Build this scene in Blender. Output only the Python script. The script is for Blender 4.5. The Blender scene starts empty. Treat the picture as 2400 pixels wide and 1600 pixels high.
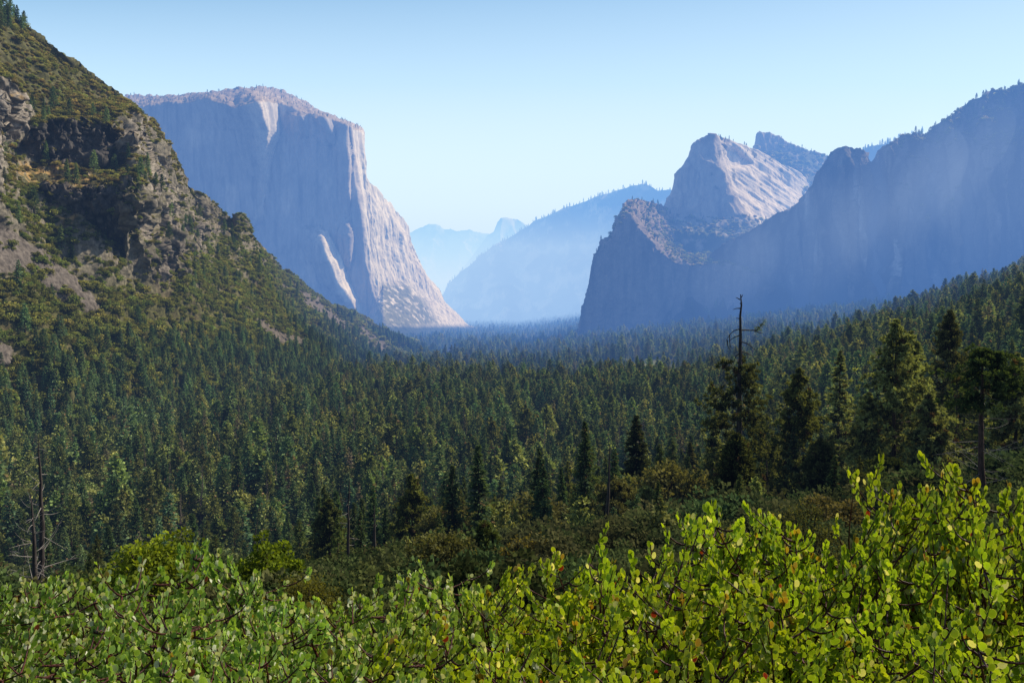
import bpy, math, random
import numpy as np
from mathutils import Vector

R = math.radians
scene = bpy.context.scene
col = scene.collection
EYE = 150.0            # eye height above the valley floor, metres
F = 1867.0             # focal length in photo pixels (2400 wide)
PITCH = math.atan(78 / F)
S = 2400 / 2352.0

# ------------------------------------------------------------------ noise
_rs = np.random.RandomState(7)
_perm = _rs.permutation(256).astype(np.int64)
_perm = np.concatenate([_perm, _perm])
_g = _rs.normal(size=(256, 3)); _g /= np.linalg.norm(_g, axis=1)[:, None]

_gx, _gy, _gz = (np.ascontiguousarray(_g[:, k], dtype=np.float32) for k in range(3)); _p32 = _perm.astype(np.int32)
def perlin(P):
    P = np.asarray(P, dtype=np.float64)
    out = np.empty(len(P), np.float32)
    for k in range(0, len(P), 40000):
        out[k:k + 40000] = _perlin(P[k:k + 40000])
    return out

def _perlin(P):
    fl = np.floor(P); f = (P - fl).astype(np.float32); i = fl.astype(np.int32) & 255
    x, y, z = f[:, 0], f[:, 1], f[:, 2]
    u, v, w = (t * t * t * (t * (t * 6 - 15) + 10) for t in (x, y, z))
    a0 = _p32[i[:, 0]]; a1 = _p32[(i[:, 0] + 1) & 255]
    y1 = (i[:, 1] + 1) & 255; z0 = i[:, 2]; z1 = (z0 + 1) & 255
    def corner(a, yi, zi, dx, dy, dz):
        h = _p32.take((_p32.take(a + yi) + zi))
        return _gx.take(h) * (x - dx) + _gy.take(h) * (y - dy) + _gz.take(h) * (z - dz)
    def face(zi, dz):
        l = corner(a0, i[:, 1], zi, 0, 0, dz); l += u * (corner(a1, i[:, 1], zi, 1, 0, dz) - l)
        h = corner(a0, y1, zi, 0, 1, dz); h += u * (corner(a1, y1, zi, 1, 1, dz) - h)
        return l + v * (h - l)
    b = face(z0, 0)
    return (b + w * (face(z1, 1) - b)) * 1.5

def fbm(P, octv=4, gain=0.5, lac=2.03):
    P = np.asarray(P, dtype=np.float64)
    s = 0; a = 1.0; n = 0
    for k in range(octv):
        s = s + a * perlin(P + 17.3 * k); n += a
        P = P * lac; a *= gain
    return s / n

def ridged(P, octv=4, gain=0.5, lac=2.07):
    P = np.asarray(P, dtype=np.float64)
    s = 0; a = 1.0; n = 0; w = 1.0
    for k in range(octv):
        v = 1 - np.abs(perlin(P + 31.7 * k)) * 1.6
        v = np.clip(v, -0.3, 1); v = v * np.abs(v)
        s = s + a * v * w; n += a
        w = np.clip(v * 1.6, 0, 1)
        P = P * lac; a *= gain
    return s / n

def sstep(a, b, x):
    t = np.clip((x - a) / (b - a), 0, 1)
    return t * t * (3 - 2 * t)

def itp(x, pts):
    p = np.asarray(pts, dtype=float)
    return np.interp(x, p[:, 0], p[:, 1])

def lerp(a, b, t):
    return a + (b - a) * t

# ------------------------------------------------------------------ layout: a viewing direction and a distance give a place in the world
def at(px, py, d):
    """World point seen in direction (px, py) of the 2400 x 1600 photo at forward distance d (metres)."""
    px = np.asarray(px, dtype=float); py = np.asarray(py, dtype=float); d = np.asarray(d, dtype=float)
    x = (px - 1200) / F; y = (800 - py) / F
    c, s = math.cos(PITCH), math.sin(PITCH)
    Y = c + s * y; Z = -s + c * y
    k = d / Y
    return np.stack(np.broadcast_arrays(x * k, d, EYE + Z * k), axis=-1)

def to_px(P):
    """Photo pixel of world points."""
    P = np.asarray(P, dtype=float)
    x, y, z = P[..., 0], P[..., 1], P[..., 2] - EYE
    c, s = math.cos(PITCH), math.sin(PITCH)
    f = y * c - z * s; u = y * s + z * c
    f = np.where(f < 0.05, 0.05, f)
    return 1200 + F * x / f, 800 - F * u / f

# ------------------------------------------------------------------ objects
def mesh_from(name, V, faces, mat, cols=None, smooth=False, extra=None):
    """faces: list of (M,k) index arrays.  cols: (N,3) or (N,4) point colours."""
    me = bpy.data.meshes.new(name)
    V = np.asarray(V, dtype=np.float32)
    faces = [np.asarray(f, dtype=np.int32) for f in faces if len(f)]
    me.vertices.add(len(V)); me.vertices.foreach_set('co', V.ravel())
    nl = sum(f.size for f in faces); nf = sum(len(f) for f in faces)
    me.loops.add(nl); me.polygons.add(nf)
    me.loops.foreach_set('vertex_index', np.concatenate([f.ravel() for f in faces]))
    tot = np.concatenate([np.full(len(f), f.shape[1], dtype=np.int32) for f in faces])
    st = np.concatenate([[0], np.cumsum(tot)[:-1]]).astype(np.int32)
    me.polygons.foreach_set('loop_start', st)
    try:
        me.polygons.foreach_set('loop_total', tot)
    except Exception:
        pass
    me.polygons.foreach_set('use_smooth', np.full(nf, bool(smooth)))
    if cols is not None:
        c = np.asarray(cols, dtype=np.float32)
        if c.shape[1] == 3:
            c = np.concatenate([c, np.ones((len(c), 1), np.float32)], axis=1)
        a = me.attributes.new('Col', 'FLOAT_COLOR', 'POINT')
        a.data.foreach_set('color', c.ravel())
    me.update(calc_edges=True)
    if mat is not None:
        for m in (mat if isinstance(mat, (list, tuple)) else [mat]):
            me.materials.append(m)
    return me

def obj(name, me, parent=None, link=True):
    o = bpy.data.objects.new(name, me)
    if link: col.objects.link(o)
    if parent is not None: o.parent = parent
    return o

def tag(o, label=None, cat=None, group=None, kind=None):
    if label: o['label'] = label
    if cat: o['category'] = cat
    if group: o['group'] = group
    if kind: o['kind'] = kind
    return o

def thing(name, label, cat, loc=(0, 0, 0), rz=0.0, group=None):
    o = bpy.data.objects.new(name, None); col.objects.link(o)
    o.empty_display_size = 0.2
    o.location = loc; o.rotation_euler = (0, 0, rz)
    return tag(o, label, cat, group)

def dup(root, loc, rz, scale, label=None, group=None):
    r = root.copy(); col.objects.link(r)
    r.location = loc; r.rotation_euler = (0, 0, rz)
    r.scale = scale if hasattr(scale, '__len__') else (scale,) * 3
    if label: r['label'] = label
    if group: r['group'] = group
    for ch in list(root.children):
        c = ch.copy(); col.objects.link(c); c.parent = r
    return r

# ------------------------------------------------------------------ materials
def new_mat(name):
    m = bpy.data.materials.new(name); m.use_nodes = True
    nt = m.node_tree; nt.nodes.clear()
    out = nt.nodes.new('ShaderNodeOutputMaterial')
    return m, nt, out

def node(nt, typ, **kw):
    n = nt.nodes.new(typ)
    for k, v in kw.items():
        if k.startswith('i_'):
            n.inputs[k[2:].replace('_', ' ')].default_value = v
        else:
            setattr(n, k, v)
    return n

def math_node(nt, op, a, b=None):
    n = nt.nodes.new('ShaderNodeMath'); n.operation = op
    for k, v in enumerate((a, b)):
        if v is None: continue
        if hasattr(v, 'is_output'): nt.links.new(v, n.inputs[k])
        else: n.inputs[k].default_value = v
    return n.outputs[0]

def mul_col(nt, a, b):
    """colour * value"""
    n = nt.nodes.new('ShaderNodeVectorMath'); n.operation = 'SCALE'
    nt.links.new(a, n.inputs[0])
    if hasattr(b, 'is_output'): nt.links.new(b, n.inputs['Scale'])
    else: n.inputs['Scale'].default_value = b
    return n.outputs[0]

def ground_mat(name, scale=0.2, rough=0.92, bump=1.0, bdist=2.0, var=0.5, bscale=None, stretch=(1, 1, 1)):
    m, nt, out = new_mat(name)
    b = node(nt, 'ShaderNodeBsdfPrincipled'); b.inputs['Roughness'].default_value = rough
    b.inputs['Specular IOR Level'].default_value = 0.12
    at_ = node(nt, 'ShaderNodeAttribute'); at_.attribute_name = 'Col'
    tc = node(nt, 'ShaderNodeTexCoord')
    mp = node(nt, 'ShaderNodeMapping'); mp.inputs['Scale'].default_value = stretch
    nt.links.new(tc.outputs['Object'], mp.inputs[0])
    n1 = node(nt, 'ShaderNodeTexNoise'); n1.inputs['Scale'].default_value = scale
    n1.inputs['Detail'].default_value = 5; n1.inputs['Roughness'].default_value = 0.65
    nt.links.new(mp.outputs[0], n1.inputs['Vector'])
    mr = node(nt, 'ShaderNodeMapRange')
    mr.inputs['From Min'].default_value = 0.3; mr.inputs['From Max'].default_value = 0.7
    mr.inputs['To Min'].default_value = 1 - var; mr.inputs['To Max'].default_value = 1 + var
    nt.links.new(n1.outputs['Fac'], mr.inputs['Value'])
    nt.links.new(mul_col(nt, at_.outputs['Color'], mr.outputs[0]), b.inputs['Base Color'])
    n2 = node(nt, 'ShaderNodeTexNoise'); n2.inputs['Scale'].default_value = bscale or scale
    n2.inputs['Detail'].default_value = 6; n2.inputs['Roughness'].default_value = 0.7
    nt.links.new(mp.outputs[0], n2.inputs['Vector'])
    bp = node(nt, 'ShaderNodeBump'); bp.inputs['Strength'].default_value = bump; bp.inputs['Distance'].default_value = bdist
    nt.links.new(n2.outputs['Fac'], bp.inputs['Height'])
    nt.links.new(bp.outputs[0], b.inputs['Normal'])
    nt.links.new(b.outputs[0], out.inputs['Surface'])
    return m

def leaf_mat(name, translucency=0.35, gloss=0.06, rough=0.45, rnd=0.35, hue=0.0, tcol=(1.0, 1.0, 1.0), dark=1.0):
    """Foliage: point colour 'Col' times a per-tree random value, diffuse plus light coming through the leaf."""
    m, nt, out = new_mat(name)
    at_ = node(nt, 'ShaderNodeAttribute'); at_.attribute_name = 'Col'
    oi = node(nt, 'ShaderNodeObjectInfo')
    mr = node(nt, 'ShaderNodeMapRange')
    mr.inputs['To Min'].default_value = (1 - rnd) * dark; mr.inputs['To Max'].default_value = (1 + rnd) * dark
    nt.links.new(oi.outputs['Random'], mr.inputs['Value'])
    c = mul_col(nt, at_.outputs['Color'], mr.outputs[0])
    if hue:
        hs = node(nt, 'ShaderNodeHueSaturation')
        mh = node(nt, 'ShaderNodeMapRange')
        mh.inputs['To Min'].default_value = 0.5 - hue; mh.inputs['To Max'].default_value = 0.5 + hue
        fr = math_node(nt, 'FRACT', math_node(nt, 'MULTIPLY', oi.outputs['Random'], 7.31))
        nt.links.new(fr, mh.inputs['Value'])
        nt.links.new(mh.outputs[0], hs.inputs['Hue']); nt.links.new(c, hs.inputs['Color'])
        c = hs.outputs[0]
    d = node(nt, 'ShaderNodeBsdfDiffuse'); nt.links.new(c, d.inputs['Color'])
    t = node(nt, 'ShaderNodeBsdfTranslucent')
    tm = nt.nodes.new('ShaderNodeVectorMath'); tm.operation = 'MULTIPLY'
    nt.links.new(c, tm.inputs[0]); tm.inputs[1].default_value = tcol
    nt.links.new(tm.outputs[0], t.inputs['Color'])
    mx = node(nt, 'ShaderNodeMixShader'); mx.inputs[0].default_value = translucency
    nt.links.new(d.outputs[0], mx.inputs[1]); nt.links.new(t.outputs[0], mx.inputs[2])
    g = node(nt, 'ShaderNodeBsdfGlossy'); g.inputs['Roughness'].default_value = rough
    g.inputs['Color'].default_value = (1, 1, 1, 1)
    m2 = node(nt, 'ShaderNodeMixShader'); m2.inputs[0].default_value = gloss
    nt.links.new(mx.outputs[0], m2.inputs[1]); nt.links.new(g.outputs[0], m2.inputs[2])
    nt.links.new((m2 if gloss > 0 else mx).outputs[0], out.inputs['Surface'])
    return m

def bark_mat(name, c1, c2, scale=6.0, rough=0.85):
    m, nt, out = new_mat(name)
    b = node(nt, 'ShaderNodeBsdfPrincipled'); b.inputs['Roughness'].default_value = rough
    b.inputs['Specular IOR Level'].default_value = 0.2
    tc = node(nt, 'ShaderNodeTexCoord')
    mp = node(nt, 'ShaderNodeMapping'); mp.inputs['Scale'].default_value = (1, 1, 0.18)
    nt.links.new(tc.outputs['Object'], mp.inputs[0])
    n1 = node(nt, 'ShaderNodeTexNoise'); n1.inputs['Scale'].default_value = scale; n1.inputs['Detail'].default_value = 4
    nt.links.new(mp.outputs[0], n1.inputs['Vector'])
    cr = node(nt, 'ShaderNodeValToRGB')
    cr.color_ramp.elements[0].position = 0.35; cr.color_ramp.elements[0].color = (*c1, 1)
    cr.color_ramp.elements[1].position = 0.65; cr.color_ramp.elements[1].color = (*c2, 1)
    nt.links.new(n1.outputs['Fac'], cr.inputs[0]); nt.links.new(cr.outputs[0], b.inputs['Base Color'])
    bp = node(nt, 'ShaderNodeBump'); bp.inputs['Strength'].default_value = 0.6; bp.inputs['Distance'].default_value = 0.05
    nt.links.new(n1.outputs['Fac'], bp.inputs['Height']); nt.links.new(bp.outputs[0], b.inputs['Normal'])
    nt.links.new(b.outputs[0], out.inputs['Surface'])
    return m

def haze_mat(name, sigma, glow):
    """Air with haze in it: per-metre extinction (r,g,b) and the brightness it tends to with distance."""
    m, nt, out = new_mat(name)
    s = np.array(sigma); d = float(s.max())
    ab = node(nt, 'ShaderNodeVolumeAbsorption'); ab.inputs['Density'].default_value = d
    c = 1 - s / d; ab.inputs['Color'].default_value = (*c, 1)
    em = node(nt, 'ShaderNodeEmission')  # light scattered by the haze is put in as the volume's own glow
    e = s * np.array(glow); k = float(e.max())
    em.inputs['Color'].default_value = (*(e / k), 1); em.inputs['Strength'].default_value = k
    ad = node(nt, 'ShaderNodeAddShader')
    nt.links.new(ab.outputs[0], ad.inputs[0]); nt.links.new(em.outputs[0], ad.inputs[1])
    nt.links.new(ad.outputs[0], out.inputs['Volume'])
    return m
# ------------------------------------------------------------------ camera, sky, sun, haze
cam = bpy.data.cameras.new('camera'); cam.lens = 36 * F / 2400; cam.sensor_width = 36
cam.clip_start = 0.05; cam.clip_end = 60000
co = bpy.data.objects.new('camera', cam); col.objects.link(co)
co.location = (0, 0, EYE); co.rotation_euler = (math.pi / 2 - PITCH, 0, 0)
scene.camera = co

SUN_AZ, SUN_EL = R(60), R(40)      # azimuth to the right of the view direction
w = bpy.data.worlds.new('World'); scene.world = w; w.use_nodes = True
nt = w.node_tree
bg = nt.nodes['Background']
sky = nt.nodes.new('ShaderNodeTexSky'); sky.sky_type = 'NISHITA'; sky.sun_disc = False
sky.sun_elevation = SUN_EL; sky.sun_rotation = SUN_AZ
sky.altitude = 1300; sky.air_density = 1.0; sky.dust_density = 3.2; sky.ozone_density = 2.0
nt.links.new(sky.outputs[0], bg.inputs['Color']); bg.inputs['Strength'].default_value = 0.095

sl = bpy.data.lights.new('sun', 'SUN'); sl.energy = 5.0; sl.angle = R(0.5); sl.color = (1.0, 0.93, 0.82)
so = bpy.data.objects.new('sun', sl); col.objects.link(so)
sd = Vector((math.sin(SUN_AZ) * math.cos(SUN_EL), math.cos(SUN_AZ) * math.cos(SUN_EL), math.sin(SUN_EL)))
so.rotation_euler = sd.to_track_quat('Z', 'Y').to_euler(); so.location = (0, 0, 400)

scene.view_settings.view_transform = 'Standard'; scene.view_settings.look = 'None'
scene.view_settings.exposure = 0; scene.view_settings.gamma = 1
scene.cycles.max_bounces = 5; scene.cycles.diffuse_bounces = 2; scene.cycles.glossy_bounces = 1
scene.cycles.transmission_bounces = 3; scene.cycles.volume_bounces = 0; scene.cycles.transparent_max_bounces = 8
scene.cycles.use_denoising = True
scene.cycles.sample_clamp_indirect = 4.0

def box_mesh(name, x0, x1, y0, y1, z0, z1, mat):
    V = [(x, y, z) for z in (z0, z1) for y in (y0, y1) for x in (x0, x1)]
    Fc = [(0, 2, 3, 1), (4, 5, 7, 6), (0, 1, 5, 4), (2, 6, 7, 3), (0, 4, 6, 2), (1, 3, 7, 5)]
    return mesh_from(name, V, [np.array(Fc)], mat)

h1 = obj('haze', box_mesh('haze', -21000, 21000, -900, 24500, -300, 1450,
         haze_mat('thin_haze', (1.4e-5, 2.0e-5, 3.2e-5), (0.66, 0.82, 1.0))))
def wedge_mesh(name, x0, x1, yl, yr, y1, z0, z1, mat):
    V = [(x, (yl if x == x0 else yr) if y == 0 else y1, z) for z in (z0, z1) for y in (0, 1) for x in (x0, x1)]
    Fc = [(0, 2, 3, 1), (4, 5, 7, 6), (0, 1, 5, 4), (2, 6, 7, 3), (0, 4, 6, 2), (1, 3, 7, 5)]
    return mesh_from(name, V, [np.array(Fc)], mat)
h3 = obj('haze', wedge_mesh('blue_haze', -3200, 3200, 3500, -700, 24000, -250, 1300,
         haze_mat('blue_haze', (4.6e-5, 9.0e-5, 2.15e-4), (0.52, 0.76, 0.98))))
tag(h3, 'blue haze thickening from the middle of the valley to the far cliffs', 'haze', kind='stuff')
tag(h1, 'thin blue haze filling the whole valley between the cliffs', 'haze', kind='stuff')
h2 = obj('haze', box_mesh('smoke_haze', -9000, 9000, 4650, 23000, -200, 750,
         haze_mat('pale_haze', (1.5e-4, 1.7e-4, 2.0e-4), (0.72, 0.86, 1.0))))
M_white = haze_mat('white_haze', (6.2e-5, 5.2e-5, 4.4e-5), (0.96, 1.02, 1.05))
for k_, top_ in enumerate((3400, 5600, 8200)):
    h4 = obj('haze', box_mesh('horizon_haze', -40000 - k_ * 50, 40000 + k_ * 50, 19600 + k_ * 40, 48000 + k_ * 90, -280 - k_ * 6, top_, M_white))
    tag(h4, 'white haze brightening the horizon behind the farthest mountains', 'haze', 'layers of horizon haze', 'stuff')
h5 = obj('haze', box_mesh('sky_glow_box', -20500, 20500, 7100, 24300, -290, 7000,
         haze_mat('sky_glow', (2.6e-5, 2.6e-5, 2.6e-5), (0.62, 1.28, 1.85))))  # glowing volume added to brighten the sky
tag(h5, 'added glowing air that brightens the sky above the far mountains', 'haze', kind='stuff')
tag(h2, 'pale smoky haze lying over the far end of the valley', 'haze', kind='stuff')

# ------------------------------------------------------------------ the ground
def height(x, y):
    x = np.asarray(x, dtype=float); y = np.asarray(y, dtype=float)
    drop = itp(y, [(-400, -60), (-40, -1), (0.0, 1.75), (1.0, 2.0), (5, 3.0), (10, 4.7), (30, 12), (100, 34), (150, 49), (200, 67), (300, 106), (420, 142), (600, 156)])
    hn = EYE - drop + np.where(x > 0, 0.12, 0.10) * x * sstep(20, 90, y) + np.clip(x, -600, 600) * 0.02
    hn = np.where(y < 5, EYE - drop, hn)
    xt = -150 + 0.25 * y + 0.75 * np.clip(y - 1450, 0, None)
    s = np.clip(x - xt, 0, None)
    hs = 0.33 * s * s / (s + 90)
    hs = np.minimum(hs, 620) * sstep(150, 420, y)
    hs = np.where(y < 0, 0, hs)
    a = np.maximum(hn, 0); k = 14.0
    m = np.maximum(a, hs); h = np.clip(k - np.abs(a - hs), 0, k) / k
    base = m + h * h * k * 0.25
    P = np.stack([x / 160, y / 160, np.zeros_like(x)], -1).reshape(-1, 3)
    n = fbm(P, 3).reshape(x.shape)
    return base + n * 7 * sstep(60, 400, y) * np.where(base > 8, 1.6, 0.5)

def grid_faces(nr, nc):
    i = np.arange(nr * nc).reshape(nr, nc)
    return np.stack([i[:-1, :-1], i[:-1, 1:], i[1:, 1:], i[1:, :-1]], -1).reshape(-1, 4)

M_ground = ground_mat('forest_floor', scale=0.35, bump=0.5, bdist=0.4, var=0.5)
yy = np.concatenate([-np.geomspace(400, 2, 16), [0], np.geomspace(0.5, 25000, 330)])
tt = np.concatenate([-np.geomspace(6, 0.76, 14), np.linspace(-0.75, 0.85, 260), np.geomspace(0.86, 6, 14)])
Yg, Tg = np.meshgrid(yy, tt, indexing='ij')
Xg = Tg * (np.abs(Yg) + 6)
Zg = height(Xg, Yg)
n = fbm(np.stack([Xg / 60, Yg / 60, 0 * Xg], -1).reshape(-1, 3), 4).reshape(Xg.shape)
pxg, pyg = to_px(np.stack([Xg, Yg, Zg], -1))
c1 = np.array((0.040, 0.038, 0.018)); c2 = np.array((0.10, 0.078, 0.042))
Cg = c1 + (c2 - c1) * sstep(-0.1, 0.5, n)[..., None]
meadow = np.exp(-(((Xg - 248) / 85) ** 2 + ((Yg - 1560) / 190) ** 2))
Cg = Cg + (np.array((0.20, 0.20, 0.07)) - Cg) * np.clip(meadow * 1.4, 0, 1)[..., None]
g = obj('ground', mesh_from('ground', np.stack([Xg, Yg, Zg], -1).reshape(-1, 3), [grid_faces(*Xg.shape)], M_ground, Cg.reshape(-1, 3), True))
tag(g, 'wooded hillside falling to the flat valley floor', 'ground', kind='structure')

# ------------------------------------------------------------------ mountains
def resample(poly, n):
    p = np.asarray(poly, dtype=float)
    s = np.concatenate([[0], np.cumsum(np.hypot(*np.diff(p[:, :2], axis=0).T))])
    t = np.linspace(0, s[-1], n)
    return np.stack([np.interp(t, s, p[:, k]) for k in range(p.shape[1])], -1)

RELIEF = {}
def relief(name, top, bottom, nc, nr, depth, shape, colour, mat, jag=2.0, back=0.8, vpow=1.0, jf=14.0, backn=6):
    """A mountain: columns from the foot line to the ridge line, distance from depth(), then crags pushed along the normals.
    top, bottom: lists of equal length in the 2352-wide measure."""
    n = len(top)
    j = np.concatenate([np.asarray(top, float), np.asarray(bottom, float)], axis=1) * S
    j = resample(j, nc)
    jg = fbm(np.stack([np.arange(nc) * 2400.0 / nc / jf, np.full(nc, sum(map(ord, name)) % 7 + 0.5), np.zeros(nc)], -1) * 1.0, 4)
    v = (np.linspace(0, 1, nr) ** vpow)[:, None]
    PX = j[:, 2] + (j[:, 0] - j[:, 2]) * v
    PY = j[:, 3] + (j[:, 1] + jg * jag * S * 2 - j[:, 3]) * v
    V = np.broadcast_to(v, PX.shape)
    x, y = PX / S, PY / S                        # in the 2352 measure
    D = depth(x.ravel(), y.ravel(), V.ravel()).reshape(PX.shape)
    P = at(PX, PY, D)
    # back slope behind the ridge
    Bk = []
    if backn:
        dd = (P[-1, :, 1] * 0.06)[None, :] * np.geomspace(0.15, 8, backn)[:, None]
        Tn = P[-1]
        dirv = Tn[:, :2] / np.linalg.norm(Tn[:, :2], axis=1)[:, None]
        for k in range(backn):
            q = Tn.copy(); q[:, :2] += dirv * dd[k][:, None]; q[:, 2] -= back * dd[k]
            Bk.append(q)
        P = np.concatenate([P, np.stack(Bk)], 0)
    x2 = np.concatenate([x] + [x[-1:]] * backn, 0); y2 = np.concatenate([y] + [y[-1:]] * backn, 0)
    V2 = np.concatenate([V] + [V[-1:]] * backn, 0)
    for it in range(2 if shape else 0):
        du = np.gradient(P, axis=1); dv = np.gradient(P, axis=0)
        N = np.cross(du, dv); N /= np.linalg.norm(N, axis=-1)[..., None] + 1e-9
        d = shape(P.reshape(-1, 3), N.reshape(-1, 3), x2.ravel(), y2.ravel(), V2.ravel(), it)
        if d is None: continue
        P = P + (d.reshape(P.shape) if d.ndim == 2 else N * d.reshape(P.shape[:2])[..., None])
    du = np.gradient(P, axis=1); dv = np.gradient(P, axis=0)
    N = np.cross(du, dv); N /= np.linalg.norm(N, axis=-1)[..., None] + 1e-9
    C = colour(P.reshape(-1, 3), N.reshape(-1, 3), x2.ravel(), y2.ravel(), V2.ravel())
    me = mesh_from(name, P.reshape(-1, 3), [grid_faces(*P.shape[:2])], mat, C, True)
    o = obj(name, me)
    RELIEF[name] = dict(P=P, N=N, x=x2, y=y2, V=V2, nr=nr)
    return o

def pinhull(x, y, poly, soft=12.0):
    """soft inside-polygon mask (1 inside), edge distance softened"""
    p = np.asarray(poly, float); n = len(p)
    ins = np.zeros(x.shape, bool); dmin = np.full(x.shape, 1e9)
    for i in range(n):
        x0, y0 = p[i]; x1, y1 = p[(i + 1) % n]
        c = ((y0 > y) != (y1 > y)) & (x < (x1 - x0) * (y - y0) / (y1 - y0 + 1e-12) + x0)
        ins ^= c
        ex, ey = x1 - x0, y1 - y0
        t = np.clip(((x - x0) * ex + (y - y0) * ey) / (ex * ex + ey * ey + 1e-9), 0, 1)
        dmin = np.minimum(dmin, np.hypot(x - x0 - t * ex, y - y0 - t * ey))
    sd_ = np.where(ins, dmin, -dmin)
    return sstep(-soft, soft, sd_)
def blend(C, c, m):
    return C + (np.asarray(c) - C) * np.clip(m, 0, 1)[:, None]
def noise3(P, sx, sy=None, sz=None, octv=4, off=0.0):
    sy = sy or sx; sz = sz or sx
    return fbm(P / np.array([sx, sy, sz]) + off, octv)
def ridge3(P, sx, sy=None, sz=None, octv=4, off=0.0):
    sy = sy or sx; sz = sz or sx
    return ridged(P / np.array([sx, sy, sz]) + off, octv)

# ---- the great pale cliff (left of the gap)
M_rock = ground_mat('granite', scale=0.045, bump=0.5, bdist=3.0, var=0.22, bscale=0.06, stretch=(1, 1, 0.3))
def steps(x, y, lst):
    d = 0
    for (xl, wd, k, decay) in lst:
        X = itp(y, xl); W = np.maximum(itp(y, wd), 0.01)
        A = itp(y, wd) * k
        t = (x - X) / W
        up = np.clip(t, 0, 1)
        d = d - A * sstep(-decay, 0, x - X) * (1 - up)
    return d
def xb_cap(y):
    return itp(y, [(200, 770), (290, 802), (420, 815), (500, 828), (600, 838), (680, 858), (745, 888), (800, 900)])
def cap_depth(x, y, v):
    d = 3600 + (x - 300) * 0.10
    s1 = ([(205, 560), (235, 590), (300, 613), (360, 606), (420, 598), (500, 592), (560, 590)], [(205, 60), (235, 46), (260, 42), (300, 32), (360, 20), (420, 13), (500, 11), (530, 0)], 4.6, 190)
    s2 = ([(515, 733), (560, 742), (600, 755), (650, 775), (690, 803), (730, 822)], [(518, 0), (530, 10), (560, 24), (600, 30), (650, 27), (690, 20), (725, 4)], 4.8, 70)
    s3 = ([(270, 745), (330, 770)], [(262, 0), (275, 14), (300, 10), (335, 0)], 4.5, 60)
    s4 = ([(262, 690), (330, 712)], [(258, 0), (268, 9), (290, 6), (320, 0)], 4.5, 60)
    s5 = ([(300, 795), (430, 800), (540, 800), (600, 803), (640, 806)], [(300, 4), (360, 9), (430, 7), (500, 0), (520, 6), (545, 12), (600, 8), (620, 0)], 4.6, 40)
    d = d + steps(x, y, [s1, s2, s3, s4, s5])
    r = np.clip(x - xb_cap(y), 0, None)
    d = d + r * 4.0
    # rounded, lit summit
    rim = itp(x, [(300, 250), (480, 232), (540, 250), (600, 236), (640, 240), (700, 262), (760, 274), (830, 305), (900, 505), (960, 620), (1070, 760)])
    top = itp(x, [(300, 222), (540, 206), (600, 203), (660, 216), (800, 283), (835, 292), (900, 478), (960, 605), (1070, 747)])
    d = d + np.clip((rim - y) / np.maximum(rim - top, 6), 0, 1.2) ** 1.3 * np.where(x < 840, 520, 60)
    # talus at the foot
    yt = itp(x, [(300, 800), (820, 790), (880, 655), (940, 640), (1000, 690), (1075, 745)])
    d = d - np.clip(y - yt, 0, None) * 3.0
    return d
def cap_shape(P, N, x, y, V, it):
    if it == 0:
        lf = sstep(0, 40, x - xb_cap(y))
        a = ridge3(P, 90, 90, 700, 3) * (14 - 9 * lf) + noise3(P, 30, 30, 260, 4) * (10 - 5 * lf) + noise3(P, 90, 90, 160, 4, 3.) * 26 * lf
        tal = sstep(635, 680, y) * sstep(860, 890, x)
        return a * (1 - 0.7 * tal) * sstep(0, 0.05, V)
    return (ridge3(P, 26, 26, 130, 4, 5.0) * 6 + noise3(P, 14, 14, 30, 3) * 3.5) * sstep(0, 0.05, V) * (1 - 0.7 * sstep(0.86, 0.95, V))
def cap_col(P, N, x, y, V):
    C = np.tile(np.array((0.36, 0.32, 0.29)), (len(P), 1))
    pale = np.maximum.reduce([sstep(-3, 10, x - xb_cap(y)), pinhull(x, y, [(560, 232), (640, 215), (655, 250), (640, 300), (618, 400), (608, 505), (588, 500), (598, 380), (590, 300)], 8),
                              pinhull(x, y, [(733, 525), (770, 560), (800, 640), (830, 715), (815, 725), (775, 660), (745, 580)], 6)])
    C = blend(C, (0.68, 0.60, 0.49), pale * np.where((x < 680) & (y < 520), 0.55, 0.95))  # sunlit flank and steps painted in as paler rock
    st = noise3(P, 24, 24, 420, 4, 3.0)
    C = blend(C, (0.17, 0.16, 0.16), sstep(0.0, 0.45, st) * 0.75 * (1 - 0.6 * pale))
    C = blend(C, (0.58, 0.49, 0.40), sstep(0.05, 0.4, noise3(P, 120, 120, 200, 4, 9.0)) * 0.6)
    up = sstep(0.45, 0.8, N[:, 2]) * (y < 330)
    C = blend(C, (0.33, 0.24, 0.15), up * 0.8)
    sp = sstep(0.05, 0.25, noise3(P, 30, 30, 30, 4, 1.0)) * sstep(0.35, 0.6, N[:, 2])
    C = blend(C, (0.10, 0.09, 0.045), sp * 0.45)
    tal = pinhull(x, y, [(872, 655), (930, 650), (970, 690), (1010, 745), (880, 760)], 14)
    C = blend(C, (0.17, 0.165, 0.09), tal * 1.1 * sstep(-0.35, 0.0, noise3(P, 40, octv=4, off=2)))
    return blend(C, (0.045, 0.055, 0.03), sstep(742, 756, y))
cap_top = [(200, 235), (300, 222), (350, 223), (400, 222), (440, 217), (500, 212), (540, 206), (580, 203), (610, 202), (640, 208), (660, 216), (700, 236), (740, 258), (780, 276), (815, 287), (832, 292), (835, 300), (836, 330), (839, 380), (844, 410), (850, 418), (870, 436), (890, 462), (905, 480), (925, 500), (935, 525), (945, 560), (958, 595), (975, 625), (990, 645), (1010, 662), (1020, 690), (1045, 715), (1075, 747), (1100, 752)]
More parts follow.
